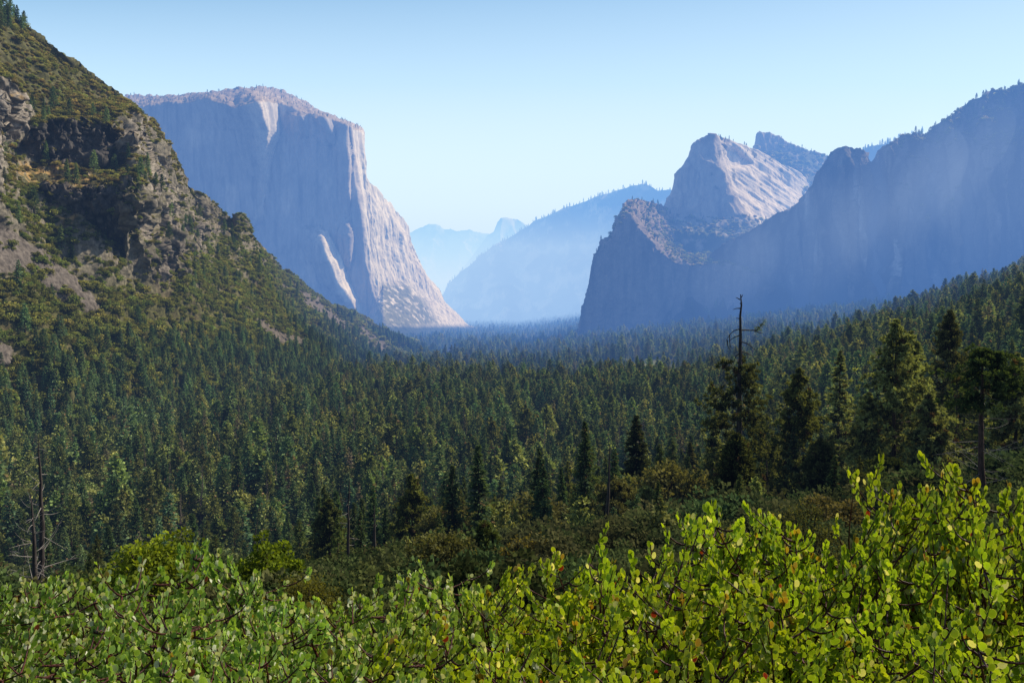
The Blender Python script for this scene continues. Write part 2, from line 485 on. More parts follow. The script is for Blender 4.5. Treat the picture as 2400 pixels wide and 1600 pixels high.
cap_bot = [(200, 780), (300, 780), (350, 780), (400, 780), (440, 780), (500, 780), (540, 780), (580, 780), (610, 780), (640, 780), (660, 780), (700, 780), (740, 780), (780, 780), (805, 780), (822, 780), (838, 780), (860, 780), (880, 780), (895, 780), (905, 780), (920, 780), (935, 780), (950, 780), (965, 780), (975, 780), (985, 780), (1000, 780), (1012, 780), (1024, 780), (1036, 780), (1045, 780), (1065, 780), (1085, 780), (1102, 780)]
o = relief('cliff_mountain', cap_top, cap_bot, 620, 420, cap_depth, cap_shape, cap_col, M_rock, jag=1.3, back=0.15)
tag(o, 'huge pale granite cliff with a sheer shaded face and sunlit right edge', 'mountain', kind='structure')

# ---- far ridges
M_far = ground_mat('far_rock', scale=0.01, bump=0.4, bdist=10, var=0.25)
def far_col(base, green, thr=0.0, sc=150):
    def f(P, N, x, y, V):
        C = np.tile(np.array(base), (len(P), 1))
        return blend(C, green, sstep(thr - 0.2, thr + 0.15, noise3(P, sc, octv=5)) )
    return f
def far_shape(a, b):
    def f(P, N, x, y, V, it):
        if it: return None
        return (ridge3(P, a, a, a * 1.6, 5) - 0.4) * b * sstep(0, 0.1, V) * (1 - 0.75 * sstep(0.8, 1.0, V))
    return f
flat = lambda pts, yb: [(p[0], yb) for p in pts]
t = [(700, 600), (840, 560), (900, 546), (940, 532), (965, 520), (985, 515), (1005, 519), (1020, 526), (1035, 524), (1050, 528), (1075, 527), (1100, 534), (1130, 540), (1200, 552), (1330, 560)]
o = relief('distant_mountain', t, flat(t, 760), 260, 110, lambda x, y, v: 16500 + v * 1500 + (x - 1000) * 2.0, far_shape(900, 420), far_col((0.50, 0.45, 0.40), (0.16, 0.17, 0.12), 0.1, 500), M_far, jag=1.2)
tag(o, 'farthest pale mountain chain almost lost in the haze', 'mountain', kind='structure')
t = [(1040, 640), (1085, 590), (1105, 560), (1120, 540), (1133, 532), (1142, 510), (1150, 501), (1162, 500), (1175, 502), (1188, 503), (1198, 510), (1208, 516), (1240, 530), (1300, 560), (1400, 600)]
o = relief('dome_mountain', t, flat(t, 760), 240, 120, lambda x, y, v: 12800 + np.clip(x - 1152, 0, None) * 14 + np.clip(y - 560, 0, None) * -4, far_shape(500, 130), far_col((0.42, 0.37, 0.33), (0.14, 0.15, 0.10), 0.15, 400), M_far, jag=0.6)
tag(o, 'far rounded granite dome with one sheer side peeking over the ridge', 'mountain', kind='structure')
t = [(1000, 720), (1012, 690), (1026, 666), (1045, 640), (1060, 622), (1090, 598), (1130, 568), (1165, 546), (1200, 528), (1230, 510), (1262, 494), (1300, 478), (1345, 462), (1380, 450), (1420, 438), (1450, 427), (1475, 424), (1495, 428), (1510, 437), (1550, 436), (1600, 434), (1680, 440), (1800, 470)]
def sen_depth(x, y, v):
    d = 7400 - (x - 1026) * 2.2
    for xs, a in ((1130, 260), (1210, 220), (1300, 280), (1390, 200)):
        xx = xs + (y - 500) * 0.32
        d = d + a * sstep(-22, 30, x - xx) - a * sstep(30, 110, x - xx) * 0.8
    return d + v * 900
o = relief('hazy_mountain', t, flat(t, 765), 420, 220, sen_depth, far_shape(420, 190), far_col((0.33, 0.29, 0.25), (0.045, 0.055, 0.03), -0.05, 160), M_far, jag=1.0)
tag(o, 'long hazy forested ridge sloping up to a bare hump', 'mountain', kind='structure')

# ---- the rock group on the right
M_rock2 = ground_mat('cliff_rock', scale=0.05, bump=0.6, bdist=3.0, var=0.3, bscale=0.08, stretch=(1, 1, 0.5))
t = [(1700, 420), (1728, 372), (1734, 345), (1737, 308), (1745, 304), (1762, 305), (1785, 314), (1805, 325), (1830, 337), (1850, 345), (1880, 352), (1900, 358), (1960, 392), (2060, 450)]
def c_depth(x, y, v):
    yc = itp(x, [(1700, 420), (1736, 350), (1790, 352), (1850, 350), (1900, 362), (2000, 400)])
    return 4250 + (x - 1735) * 0.8 + np.clip(yc - y, 0, None) * 1.2 - np.clip(y - yc, 0, None) * 3.4
def c_col(P, N, x, y, V):
    C = np.tile(np.array((0.30, 0.25, 0.21)), (len(P), 1))
    return blend(C, (0.07, 0.085, 0.035), sstep(335, 365, y) * sstep(-0.35, 0.05, noise3(P, 45, octv=4)) + 0.5 * sstep(0.5, 0.8, N[:, 2]))
o = relief('notched_mountain', t, flat(t, 620), 240, 160, c_depth, lambda P, N, x, y, V, it: (ridge3(P, 60, 60, 120, 4) * 16 + noise3(P, 18, octv=3) * 4) * (it == 0), c_col, M_rock2, jag=1.2)
tag(o, 'sharp rock summit standing behind the pale slabbed peak', 'mountain', kind='structure')

t = [(1470, 640), (1505, 560), (1528, 480), (1540, 462), (1552, 425), (1562, 395), (1575, 380), (1590, 352), (1597, 332), (1612, 316), (1632, 309), (1650, 312), (1668, 318), (1690, 328), (1712, 336), (1740, 345), (1765, 360), (1800, 382), (1840, 402), (1880, 425), (1920, 460), (1990, 520)]
def b_xb(y): return itp(y, [(300, 1628), (340, 1638), (370, 1643), (425, 1662), (465, 1682), (505, 1707), (540, 1722), (600, 1760)])
def b_depth(x, y, v):
    r = np.clip(x - b_xb(y), 0, None)
    d = 3350 + (x - 1530) * 0.25 + r * 3.2 + np.clip(480 - y, 0, None) * 0.25
    sh = pinhull(x, y, [(1655, 335), (1690, 345), (1722, 375), (1700, 388), (1668, 388)], 9)
    return np.maximum(d + sh * 60 - np.clip(y - 500, 0, None) * 3.0, 3230)
def b_shape(P, N, x, y, V, it):
    sl = sstep(0, 30, x - b_xb(y))
    if it == 0: return (ridge3(P, 110, 110, 170, 3) * 26 * (1 - 0.8 * sl) + noise3(P, 160, 160, 130, 2) * 26 * sl) * sstep(0, .05, V)
    return (noise3(P + np.stack([0 * x, 0 * x, 0.55 * P[:, 0] - 0.2 * P[:, 1]], -1), 300, 300, 26, 4, 7.) * (2.0 + 7 * sl) + noise3(P, 12, octv=3) * 1.2) * sstep(0, .05, V)
def b_col(P, N, x, y, V):
    C = np.tile(np.array((0.36, 0.31, 0.26)), (len(P), 1))
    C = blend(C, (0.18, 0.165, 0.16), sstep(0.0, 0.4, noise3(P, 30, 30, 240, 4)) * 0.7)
    C = blend(C, (0.72, 0.62, 0.51), sstep(0, 30, x - b_xb(y)) * 0.9)  # sunlit side of the peak painted paler than the shaded face
    C = blend(C, (0.07, 0.075, 0.035), sstep(0.2, 0.36, noise3(P, 60, octv=5, off=4)) * sstep(0, 20, x - b_xb(y) + 40) * 0.8)
    C = blend(C, (0.07, 0.085, 0.035), sstep(500, 530, y) * sstep(-0.3, 0.05, noise3(P, 40, octv=4)))
    return blend(C, (0.16, 0.11, 0.07), sstep(345, 315, y) * 0.7 * sstep(-0.2, 0.2, noise3(P, 40, octv=4, off=8)))
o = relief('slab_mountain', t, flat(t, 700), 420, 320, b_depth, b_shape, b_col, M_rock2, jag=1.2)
tag(o, 'twin sided peak with a dark left face and bright bare slabs on its right', 'mountain', kind='structure')

t = [(1270, 812), (1288, 802), (1310, 780), (1328, 755), (1336, 715), (1345, 680), (1352, 650), (1358, 615), (1365, 585), (1372, 565), (1385, 545), (1400, 538), (1406, 520), (1418, 492), (1426, 474), (1436, 460), (1452, 456), (1478, 460), (1510, 467), (1540, 479), (1575, 500), (1610, 516), (1645, 538), (1690, 560), (1760, 600), (1840, 660)]
bt = [(1270, 830), (1290, 830), (1312, 830), (1325, 830), (1333, 830), (1340, 830), (1346, 830), (1352, 830), (1358, 830), (1364, 830), (1374, 830), (1388, 830), (1396, 830), (1408, 830), (1418, 830), (1428, 830), (1442, 830), (1470, 830), (1500, 830), (1535, 830), (1570, 830), (1608, 830), (1645, 830), (1690, 830), (1760, 830), (1840, 830)]
def a_yc(x): return itp(x, [(1270, 800), (1340, 600), (1400, 560), (1430, 500), (1450, 500), (1480, 535), (1510, 570), (1550, 600), (1590, 612), (1620, 605), (1680, 610), (1760, 640), (1840, 690)])
def a_depth(x, y, v):
    u = np.clip(a_yc(x) - y, 0, None)
    return 2850 + (x - 1340) * 0.35 + u * 2.6 + np.clip(x - 1440, 0, None) * sstep(0, 40, u) * 1.4 - np.clip(y - 760, 0, None) * 2.0
def a_shape(P, N, x, y, V, it):
    if it == 0: return (ridge3(P, 70, 70, 260, 4) - 0.5) * 18 * sstep(0, .05, V)
    up = sstep(0, 20, a_yc(x) - y)
    return ((ridge3(P, 22, 22, 26, 4, 3.) - 0.4) * (3.5 + 8 * up) + noise3(P, 8, octv=3) * 2) * sstep(0, .05, V)
def a_col(P, N, x, y, V):
    C = np.tile(np.array((0.20, 0.17, 0.15)), (len(P), 1))
    C = blend(C, (0.10, 0.095, 0.09), sstep(-0.1, 0.35, noise3(P, 28, 28, 260, 4)) * 0.8)
    up = sstep(-4, 12, a_yc(x) - y)
    C = blend(C, (0.255, 0.20, 0.16), up)
    bush = pinhull(x, y, [(1520, 540), (1570, 535), (1630, 545), (1690, 555), (1700, 600), (1600, 615), (1555, 590)], 25)
    C = blend(C, (0.07, 0.085, 0.035), up * sstep(0.12, 0.32, noise3(P, 20, octv=5) + bush * 0.42))
    return blend(C, (0.03, 0.035, 0.02), sstep(755, 800, y))
o = relief('buttress_mountain', t, bt, 420, 300, a_depth, a_shape, a_col, M_rock2, jag=1.6)
tag(o, 'dark rock buttress with a reddish brush covered top beside the valley gap', 'mountain', kind='structure')

t = [(1960, 370), (1975, 350), (1990, 338), (2010, 334), (2030, 331), (2055, 322), (2080, 312), (2120, 300)]
o = relief('forested_mountain', t, flat(t, 430), 80, 40, lambda x, y, v: 5200 + v * 300, None, far_col((0.06, 0.06, 0.04), (0.03, 0.035, 0.02), 0, 60), M_far, jag=1.5)
tag(o, 'small hazy wooded ridge seen through the notch in the shaded wall', 'mountain', kind='structure')

t = [(1480, 800), (1520, 740), (1548, 690), (1566, 655), (1580, 625), (1592, 611), (1608, 604), (1625, 588), (1650, 568), (1672, 552), (1692, 545), (1725, 527), (1750, 512), (1790, 485), (1812, 480), (1832, 467), (1852, 440), (1866, 420), (1880, 392), (1893, 372), (1906, 350), (1922, 341), (1940, 337), (1960, 338), (1978, 342), (1992, 350), (1998, 362), (2002, 372), (2006, 366), (2014, 350), (2030, 336), (2050, 323), (2072, 312), (2094, 306), (2120, 309), (2136, 304), (2150, 288), (2168, 275), (2185, 264), (2205, 248), (2222, 234), (2240, 226), (2256, 220), (2268, 210), (2285, 206), (2302, 207), (2325, 200), (2352, 192), (2420, 165), (2520, 125), (2700, 60), (2900, 20)]
def d_depth(x, y, v):
    d = 2980 - (x - 1560) * 0.42
    for xs, a, wd in ((1620, 70, 25), (1700, 110, 50), (1770, 60, 22), (1830, 150, 40), (1905, 110, 26), (1965, 60, 16), (2010, 190, 22), (2075, 80, 24), (2140, 150, 42), (2230, 180, 48), (2290, 80, 20), (2340, 180, 45)):
        d = d + a * np.exp(-((x - xs - (y - 400) * 0.05) / wd) ** 2)
    up = itp(x, [(1560, 600), (1900, 380), (2000, 380), (2080, 330), (2150, 330), (2230, 330), (2330, 350), (2500, 250), (2900, 150)])
    d = d + np.clip(up - y, 0, None) * 1.1
    return d - np.clip(y - 640, 0, None) * 1.0
def d_shape(P, N, x, y, V, it):
    if it == 0: return (ridge3(P, 120, 120, 420, 4) - 0.5) * 60 * sstep(0, .06, V) * (1 - 0.8 * sstep(0.84, 1.0, V))
    return ((ridge3(P, 34, 34, 90, 4, 3.) - 0.4) * 11 + noise3(P, 11, 11, 20, 3) * 3.5) * sstep(0, .06, V)
def d_col(P, N, x, y, V):
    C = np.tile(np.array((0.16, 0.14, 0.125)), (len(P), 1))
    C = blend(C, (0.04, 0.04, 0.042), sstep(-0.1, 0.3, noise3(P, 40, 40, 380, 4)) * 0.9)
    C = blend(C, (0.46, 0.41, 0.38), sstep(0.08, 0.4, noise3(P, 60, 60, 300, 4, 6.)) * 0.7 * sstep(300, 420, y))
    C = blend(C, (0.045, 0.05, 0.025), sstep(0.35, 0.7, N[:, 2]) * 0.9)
    return blend(C, (0.02, 0.025, 0.015), sstep(600, 690, y) * 0.85)  # shade along the foot of the wall painted as darker rock
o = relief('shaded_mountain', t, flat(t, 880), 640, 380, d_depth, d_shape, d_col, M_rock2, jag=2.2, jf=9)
tag(o, 'long dark blue mountain wall in shade rising to the right edge', 'mountain', kind='structure')


# ---- self-glowing volumes shaped as shafts of sunlit haze in front of the shaded wall, slanting along the sun's rays
M_beam = haze_mat('glow_shaft', (1.0e-6, 1.0e-6, 1.0e-6), (95.0, 115.0, 140.0))
sv = np.array(sd)
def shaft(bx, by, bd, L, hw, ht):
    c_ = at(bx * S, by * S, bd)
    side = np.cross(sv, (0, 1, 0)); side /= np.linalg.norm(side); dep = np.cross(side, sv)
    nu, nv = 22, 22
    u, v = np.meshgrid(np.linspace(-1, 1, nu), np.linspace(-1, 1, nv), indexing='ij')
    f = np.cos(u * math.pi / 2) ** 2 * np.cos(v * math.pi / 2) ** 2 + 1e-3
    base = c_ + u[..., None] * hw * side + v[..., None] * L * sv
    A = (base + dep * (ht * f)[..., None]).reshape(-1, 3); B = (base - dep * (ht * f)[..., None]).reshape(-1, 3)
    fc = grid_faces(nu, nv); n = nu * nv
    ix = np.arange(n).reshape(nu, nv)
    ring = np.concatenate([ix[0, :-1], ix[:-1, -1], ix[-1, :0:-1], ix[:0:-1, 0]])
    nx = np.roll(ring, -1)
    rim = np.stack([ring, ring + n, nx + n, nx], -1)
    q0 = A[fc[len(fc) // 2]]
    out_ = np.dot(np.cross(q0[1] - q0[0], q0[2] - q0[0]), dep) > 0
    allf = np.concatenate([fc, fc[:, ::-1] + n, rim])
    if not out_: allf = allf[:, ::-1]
    o = obj('glow_shaft', mesh_from('glow_shaft', np.concatenate([A, B]), [allf], M_beam))
    tag(o, 'soft glowing shape standing in for a sunbeam before the shaded mountain wall', 'haze', 'glowing shapes standing in for sunbeams', 'stuff')
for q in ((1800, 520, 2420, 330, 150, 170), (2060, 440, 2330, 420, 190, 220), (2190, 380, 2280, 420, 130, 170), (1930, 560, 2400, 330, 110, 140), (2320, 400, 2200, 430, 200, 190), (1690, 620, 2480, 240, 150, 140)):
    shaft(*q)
# ------------------------------------------------------------------ the steep slope on the left
L_top = [(-520, -300), (-300, -190), (-120, -70), (-50, -25), (0, 10), (30, 34), (65, 58), (82, 68), (100, 75), (115, 92), (130, 102), (165, 126), (205, 160), (250, 190), (275, 206), (290, 220), (300, 238), (308, 256), (330, 262), (345, 268), (360, 285), (375, 306), (390, 338), (405, 352), (412, 368), (425, 392), (436, 425), (450, 438), (470, 450), (500, 478), (520, 490), (532, 505), (545, 497), (560, 508), (572, 530), (585, 548), (610, 572), (628, 592), (640, 612), (680, 642), (720, 668), (760, 690), (800, 710), (850, 736), (900, 760), (945, 782), (985, 802), (1030, 830), (1060, 845)]
L_foot = [(-520, 1230), (0, 1130), (300, 1030), (600, 935), (800, 885), (985, 846), (1060, 850)]
L_bot = [(p[0], float(itp(p[0], L_foot))) for p in L_top]
L_dtoe = lambda x: F * 158 / (itp(x, L_foot) * S - 722)
L_drid = lambda x: itp(x, [(-520, 760), (0, 1120), (150, 1240), (300, 1400), (440, 1580), (600, 1840), (800, 2250), (985, 2620), (1060, 2720)])
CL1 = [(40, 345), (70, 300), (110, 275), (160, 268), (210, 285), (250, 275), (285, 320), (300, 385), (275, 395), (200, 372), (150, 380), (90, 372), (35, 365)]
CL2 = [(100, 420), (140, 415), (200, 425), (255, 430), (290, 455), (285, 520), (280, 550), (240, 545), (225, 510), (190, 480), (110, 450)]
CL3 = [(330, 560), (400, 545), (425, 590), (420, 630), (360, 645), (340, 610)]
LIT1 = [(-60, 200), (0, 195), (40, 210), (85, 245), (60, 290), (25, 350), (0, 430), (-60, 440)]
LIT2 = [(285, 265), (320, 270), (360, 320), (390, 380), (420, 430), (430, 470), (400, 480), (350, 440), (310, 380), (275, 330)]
ROCK = [(280, 430), (330, 400), (430, 470), (520, 500), (560, 520), (540, 545), (480, 540), (430, 600), (430, 640), (350, 650), (330, 560), (280, 500)]
TAL1 = [(-60, 480), (0, 520), (60, 545), (120, 590), (170, 630), (235, 700), (225, 712), (150, 690), (80, 640), (0, 625), (-60, 610)]
TAL2 = [(640, 640), (700, 668), (770, 712), (860, 772), (950, 828), (930, 836), (840, 796), (755, 742), (690, 692)]
TAL3 = [(560, 705), (620, 735), (690, 780), (720, 800), (690, 808), (620, 775), (570, 735)]
TAL4 = [(-60, 760), (0, 775), (40, 815), (30, 835), (-60, 830)]
GRASS = [((35, 372), (160, 378), (235, 420), (180, 432), (60, 425)), ((110, 478), (190, 490), (230, 525), (200, 545), (140, 510)), ((0, 205), (60, 235), (80, 250), (40, 245), (0, 220))]
def left_masks(P, x, y):
    wob = 9 * fbm(np.stack([x / 26, y / 26, 0 * x], -1), 3); w2 = 9 * fbm(np.stack([x / 26, y / 26, 0 * x + 5.5], -1), 3)
    xx, yy_ = x + wob * 2.2, y + w2 * 2.2
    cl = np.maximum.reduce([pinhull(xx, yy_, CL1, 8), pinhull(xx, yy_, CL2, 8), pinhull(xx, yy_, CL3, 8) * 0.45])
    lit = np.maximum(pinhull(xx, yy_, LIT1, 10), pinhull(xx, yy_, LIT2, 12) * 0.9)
    rk = pinhull(xx, yy_, ROCK, 22)
    ta = np.maximum.reduce([pinhull(xx, yy_, t_, 6) for t_ in (TAL1, TAL2, TAL3, TAL4)])
    gr = np.maximum.reduce([pinhull(xx, yy_, g_, 10) for g_ in GRASS])
    return cl, lit, rk, ta, gr
CLIFFS = [  # x from, x to, top line, foot line, where the ledge below ends
 (42, 305, [(40, 330), (80, 290), (120, 268), (210, 280), (300, 300)], [(40, 368), (120, 380), (220, 388), (300, 405)], 70),
 (95, 292, [(90, 415), (200, 424), (290, 450)], [(90, 452), (200, 492), (240, 540), (290, 552)], 60),
 (440, 545, [(440, 440), (500, 478), (550, 505)], [(440, 470), (500, 512), (550, 540)], 40),
 (-80, 24, [(-80, 215), (24, 225)], [(-80, 300), (24, 300)], 60)]
def left_depth(x, y, v):
    ye = y.copy()
    wob = 7 * fbm(np.stack([x / 15, y / 40, 0 * x], -1), 3)
    for (xa, xb, tl, fl, led) in CLIFFS:
        a = itp(x, tl) + wob; b = itp(x, fl) + wob * 1.6
        c = b + led
        z = np.where(y < a, y, np.where(y < b, a + 0.10 * (y - a), np.where(y < c, a + 0.10 * (b - a) + (c - a - 0.10 * (b - a)) * np.clip((y - b) / (c - b), 0, 1), y)))
        wgt = sstep(xa, xa + 14, x) * (1 - sstep(xb - 16, xb, x))
        ye = ye + (z - y) * wgt
    span = itp(x, L_foot) - itp(x, L_top)
    v = v + (y - ye) / np.maximum(span, 60)
    dt, dr = L_dtoe(x), L_drid(x)
    dt = np.minimum(dt, dr - 60)
    d = 1 / lerp(1 / dt, 1 / dr, v)
    def buttress(xa, xb, xc, A, y0, y1, y2, y3, lean=0.0):
        X = x - lean * (y - y1)
        up = np.clip((X - xa) / (xb - xa), 0, 1)
        dn = 1 - sstep(xb, xc, X)
        return -A * up * dn * sstep(y0, y1, y) * (1 - sstep(y2, y3, y))
    d = d + buttress(45, 280, 400, 190, 225, 268, 390, 600, 0.25)
    d = d + buttress(90, 285, 330, 80, 395, 425, 545, 660, 0.3)
    d = d + buttress(300, 420, 450, 38, 520, 560, 640, 760, 0.3)
    d = d + buttress(430, 535, 552, 18, 430, 470, 520, 600, 0.5)
    d = d + buttress(880 - 380, 555, 580, 40, 480, 505, 545, 620, 0.5)
    d = d + buttress(-120, 22, 60, 60, 150, 200, 330, 520, -0.2)
    return d
def left_shape(P, N, x, y, V, it):
    cl, lit, rk, ta, gr = left_masks(P, x, y)
    r = np.clip(np.maximum.reduce([cl, lit, rk]), 0, 1)
    e = sstep(0, 0.08, V)
    if it == 0:
        q = P.copy(); q[:, 2] *= 0.6
        big = (ridge3(q, 150, 230, 150, 4) - 0.45) * (20 + 20 * r)
        gul = (ridge3(np.stack([P[:, 1] + P[:, 0] * 0.3, P[:, 2] * 0.25, 0 * x], -1), 170, 170, 1, 3) - 0.5) * 16 * (1 - ta)
        return (big * (1 - 0.8 * ta) + gul) * e
    def blocky(n, k):
        q = n * k; f = np.floor(q); return (f + sstep(0.55, 0.95, q - f)) / k
    n1 = noise3(P, 42, 42, 75, 4, 4.); n2 = noise3(P, 15, 15, 30, 3, 8.)
    fine = (blocky(n1, 5) * 34 + blocky(n2, 4) * 13 + (ridge3(P, 20, 20, 46, 4, 2.) - 0.4) * 7) * r * (1 - 0.9 * ta) + noise3(P, 30, 30, 20, 4) * 5 * (1 - ta) + noise3(P, 6, 6, 8, 2) * (1.2 + 2.2 * ta)
    return fine * e
def left_col(P, N, x, y, V):
    cl, lit, rk, ta, gr = left_masks(P, x, y)
    C = np.tile(np.array((0.105, 0.100, 0.038)), (len(P), 1))
    C = blend(C, (0.13, 0.10, 0.055), sstep(0.0, 0.4, noise3(P, 45, octv=4, off=2)) * 0.7)
    r = np.maximum.reduce([cl, lit, rk * sstep(-0.25, 0.1, noise3(P, 40, octv=4, off=6))])
    steep = sstep(0.62, 0.3, N[:, 2]) * sstep(700, 600, y) * sstep(200, 260, y)
    r = np.maximum(r, steep * 0.7)
    rockc = np.tile(np.array((0.27, 0.235, 0.195)), (len(P), 1))
    rockc = blend(rockc, (0.10, 0.09, 0.08), sstep(0.0, 0.4, noise3(P, 16, 16, 34, 4, 2.)) * 0.9)
    rockc = blend(rockc, (0.40, 0.35, 0.29), lit * sstep(-0.1, 0.3, noise3(P, 22, octv=4, off=4)))  # sunlight on the lit crags painted in as paler rock
    rockc = blend(rockc, (0.06, 0.055, 0.052), cl * 0.85)  # shade on the cliff faces painted in as near-black rock
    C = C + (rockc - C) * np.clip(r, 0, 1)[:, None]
    C = blend(C, (0.155, 0.132, 0.115), ta * 0.95)
    C = blend(C, (0.10, 0.085, 0.07), ta * sstep(0.05, 0.35, noise3(P, 10, octv=4)) * 0.8)
    C = blend(C, (0.40, 0.26, 0.10), gr * sstep(-0.1, 0.2, noise3(P, 14, octv=4, off=3)) * sstep(0.15, 0.45, N[:, 2]))
    return C
M_left = ground_mat('slope_rock', scale=0.16, bump=0.9, bdist=1.8, var=0.6, bscale=0.22)
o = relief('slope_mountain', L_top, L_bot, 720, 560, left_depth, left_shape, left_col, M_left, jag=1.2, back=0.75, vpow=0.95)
tag(o, 'steep brush covered mountainside with dark cliffs and grey scree on the left', 'mountain', kind='structure')
# ------------------------------------------------------------------ plant building
def unit(a):
    return a / (np.linalg.norm(a, axis=-1, keepdims=True) + 1e-9)

def sprays(c, d, l, w, rng, bend=0.0):
    """Small pointed blades: base c, direction d, length l, half width w."""
    n = len(c); d = unit(d)
    s = unit(np.cross(d, rng.normal(size=(n, 3))))
    l = np.broadcast_to(l, n)[:, None]; w = np.broadcast_to(w, n)[:, None]
    m = c + d * l * 0.55; tip = c + d * l
    if bend: tip = tip - np.array((0, 0, 1.0)) * l * bend
    V = np.stack([c, m + s * w, tip, m - s * w], 1).reshape(-1, 3)
    return V, np.arange(4 * n).reshape(-1, 4)

def tube(pts, rad, sides=6):
    p = np.asarray(pts, float); n = len(p); rad = np.broadcast_to(rad, n)
    t = unit(np.gradient(p, axis=0))
    ref = np.array((0.31, 0.95, 0.05)) if abs(t[0][2]) > 0.7 else np.array((0.05, 0.03, 1.0))
    a = unit(np.cross(t, ref)); b = np.cross(t, a)
    th = np.linspace(0, 2 * math.pi, sides, endpoint=False)
    V = p[:, None] + rad[:, None, None] * (a[:, None] * np.cos(th)[None, :, None] + b[:, None] * np.sin(th)[None, :, None])
    i = np.arange(n * sides).reshape(n, sides); j = np.roll(i, -1, 1)
    Fq = np.stack([i[:-1], j[:-1], j[1:], i[1:]], -1).reshape(-1, 4)
    return V.reshape(-1, 3), Fq

def tubes(lst, sides=6):
    Vs, Fs, o = [], [], 0
    for p, r in lst:
        V, f = tube(p, r, sides); Vs.append(V); Fs.append(f + o); o += len(V)
    return np.concatenate(Vs), np.concatenate(Fs)

def conifer(seed, H=36.0, Rm=5.0, kind='fir', levels=60, per=5, tufts=7, quads=5, ql=0.8, qw=0.16, t0=0.12, sun=(0.075, 0.095, 0.035), dark=(0.02, 0.034, 0.018), gap=0.12, bare=0.0, lean=0.0, top=1.0, wood=True):
    rng = np.random.RandomState(seed)
    B = levels * per
    t = t0 + (top - t0) * ((np.arange(B) + rng.uniform(0, 1.4, B)) / B) ** 0.92
    t = np.clip(t, t0, top - 0.004)
    az = rng.uniform(0, 2 * math.pi, B)
    if kind == 'fir':
        prof = (1 - t) ** 0.85 * 0.96 + 0.03; e = lerp(-0.30, 0.45, ((t - t0) / (1 - t0)) ** 1.4)
        Lr = rng.uniform(0.62, 1.12, B)
    elif kind == 'cedar':
        prof = np.clip(1.3 * (1 - t) / (1 - t0), 0, 1) ** 0.8 * 0.97 + 0.03; e = lerp(-0.1, 0.75, (t - t0) / (1 - t0))
        Lr = rng.uniform(0.7, 1.08, B)
    else:
        prof = np.clip(1.5 * (top - t) / (top - t0) if top == 1.0 else 0.45 + 1.1 * (top - t) / (top - t0), 0, 1) ** 0.85 * 0.96 + 0.03; e = lerp(-0.28, 0.85, ((t - t0) / (1 - t0)) ** 1.2)
        Lr = rng.uniform(0.45, 1.18, B)
    # one sided gaps
    keep = rng.uniform(size=B) > gap
    g1 = np.sin(az * 1.0 + t * 19 + seed) + np.sin(az * 2 - t * 33)
    keep &= ~((g1 < -1.25) & (rng.uniform(size=B) < 0.75))
    t, az, prof, e, Lr = (q[keep] for q in (t, az, prof, e, Lr)); B = len(t)
    L = Rm * prof * Lr; e = e + rng.normal(0, 0.12, B)
    h = np.stack([np.cos(az), np.sin(az), 0 * az], -1)
    dirb = h * np.cos(e)[:, None] + np.array((0, 0, 1.0)) * np.sin(e)[:, None]
    base = np.stack([lean * t * H, 0 * t, t * H], -1)
    droop = (0.10 if kind == 'fir' else -0.06)
    def along(k, s):
        return base[k] + dirb[k] * (L[k] * s)[:, None] + np.array((0, 0, -1.0)) * (droop * L[k] * s * s)[:, None]
    k = np.repeat(np.arange(B), tufts); s0 = {'fir': 0.12, 'cedar': 0.3, 'pine': 0.42}[kind]
    s = np.tile(np.linspace(s0, 1, tufts), B) + rng.uniform(-0.06, 0.06, len(k))
    c = along(k, s) + rng.normal(0, 1, (len(k), 3)) * (L[k] * (0.085 if kind != 'fir' else 0.07))[:, None]
    cl = np.clip(rng.normal(1.0, 0.28, len(k)), 0.45, 1.7)
    kk = np.repeat(np.arange(len(k)), quads)
    if kind == 'pine':
        d = unit(rng.normal(size=(len(kk), 3))) + dirb[k][kk] * 0.55 + np.array((0, 0, 0.35))
        cc = c[kk]
    elif kind == 'cedar':
        d = unit(rng.normal(size=(len(kk), 3))) * 0.9 + dirb[k][kk] * 0.9 + np.array((0, 0, 0.15))
        cc = c[kk] + rng.normal(0, 0.25 * ql, (len(kk), 3))
    else:
        side = np.cross(dirb[k][kk], np.array((0, 0, 1.0))) * rng.uniform(-1.1, 1.1, len(kk))[:, None]
        d = dirb[k][kk] * 0.8 + side + rng.normal(0, 0.25, (len(kk), 3)) - np.array((0, 0, 0.12))
        cc = c[kk] + rng.normal(0, 0.12 * ql, (len(kk), 3))
    sz = (0.42 + 0.58 * np.clip(L[k][kk] / (Rm * 0.35), 0, 1)) * rng.uniform(0.65, 1.25, len(kk))
    V, Fq = sprays(cc, d, ql * sz, qw * sz, rng)
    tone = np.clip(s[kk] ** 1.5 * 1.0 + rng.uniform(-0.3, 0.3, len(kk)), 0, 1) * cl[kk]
    C = np.array(dark) + (np.array(sun) - np.array(dark)) * np.clip(tone, 0, 1.3)[:, None]  # shade inside the crown and sun on the tips painted into the colour
    dead = (rng.uniform(size=len(k)) < 0.03)[kk]
    C = np.where(dead[:, None], np.array((0.10, 0.065, 0.035)), C)
    C = np.repeat(C, 4, axis=0)
    # leader
    # trunk
    r0 = H * 0.0125 + 0.06
    tt_ = np.linspace(0, 1, 9)
    wob = rng.normal(0, 0.004 * H, (9, 2)) * np.minimum(1, tt_ * 3)[:, None] * (tt_ < 0.97)[:, None]
    tp = np.stack([lean * tt_ * H, 0 * tt_, tt_ * H * min(1.0, top + 0.0)], -1); tp[:, :2] += wob * 0.5
    tr = r0 * (1 - tt_) ** 0.85 + 0.025
    lst = [(tp, tr)]
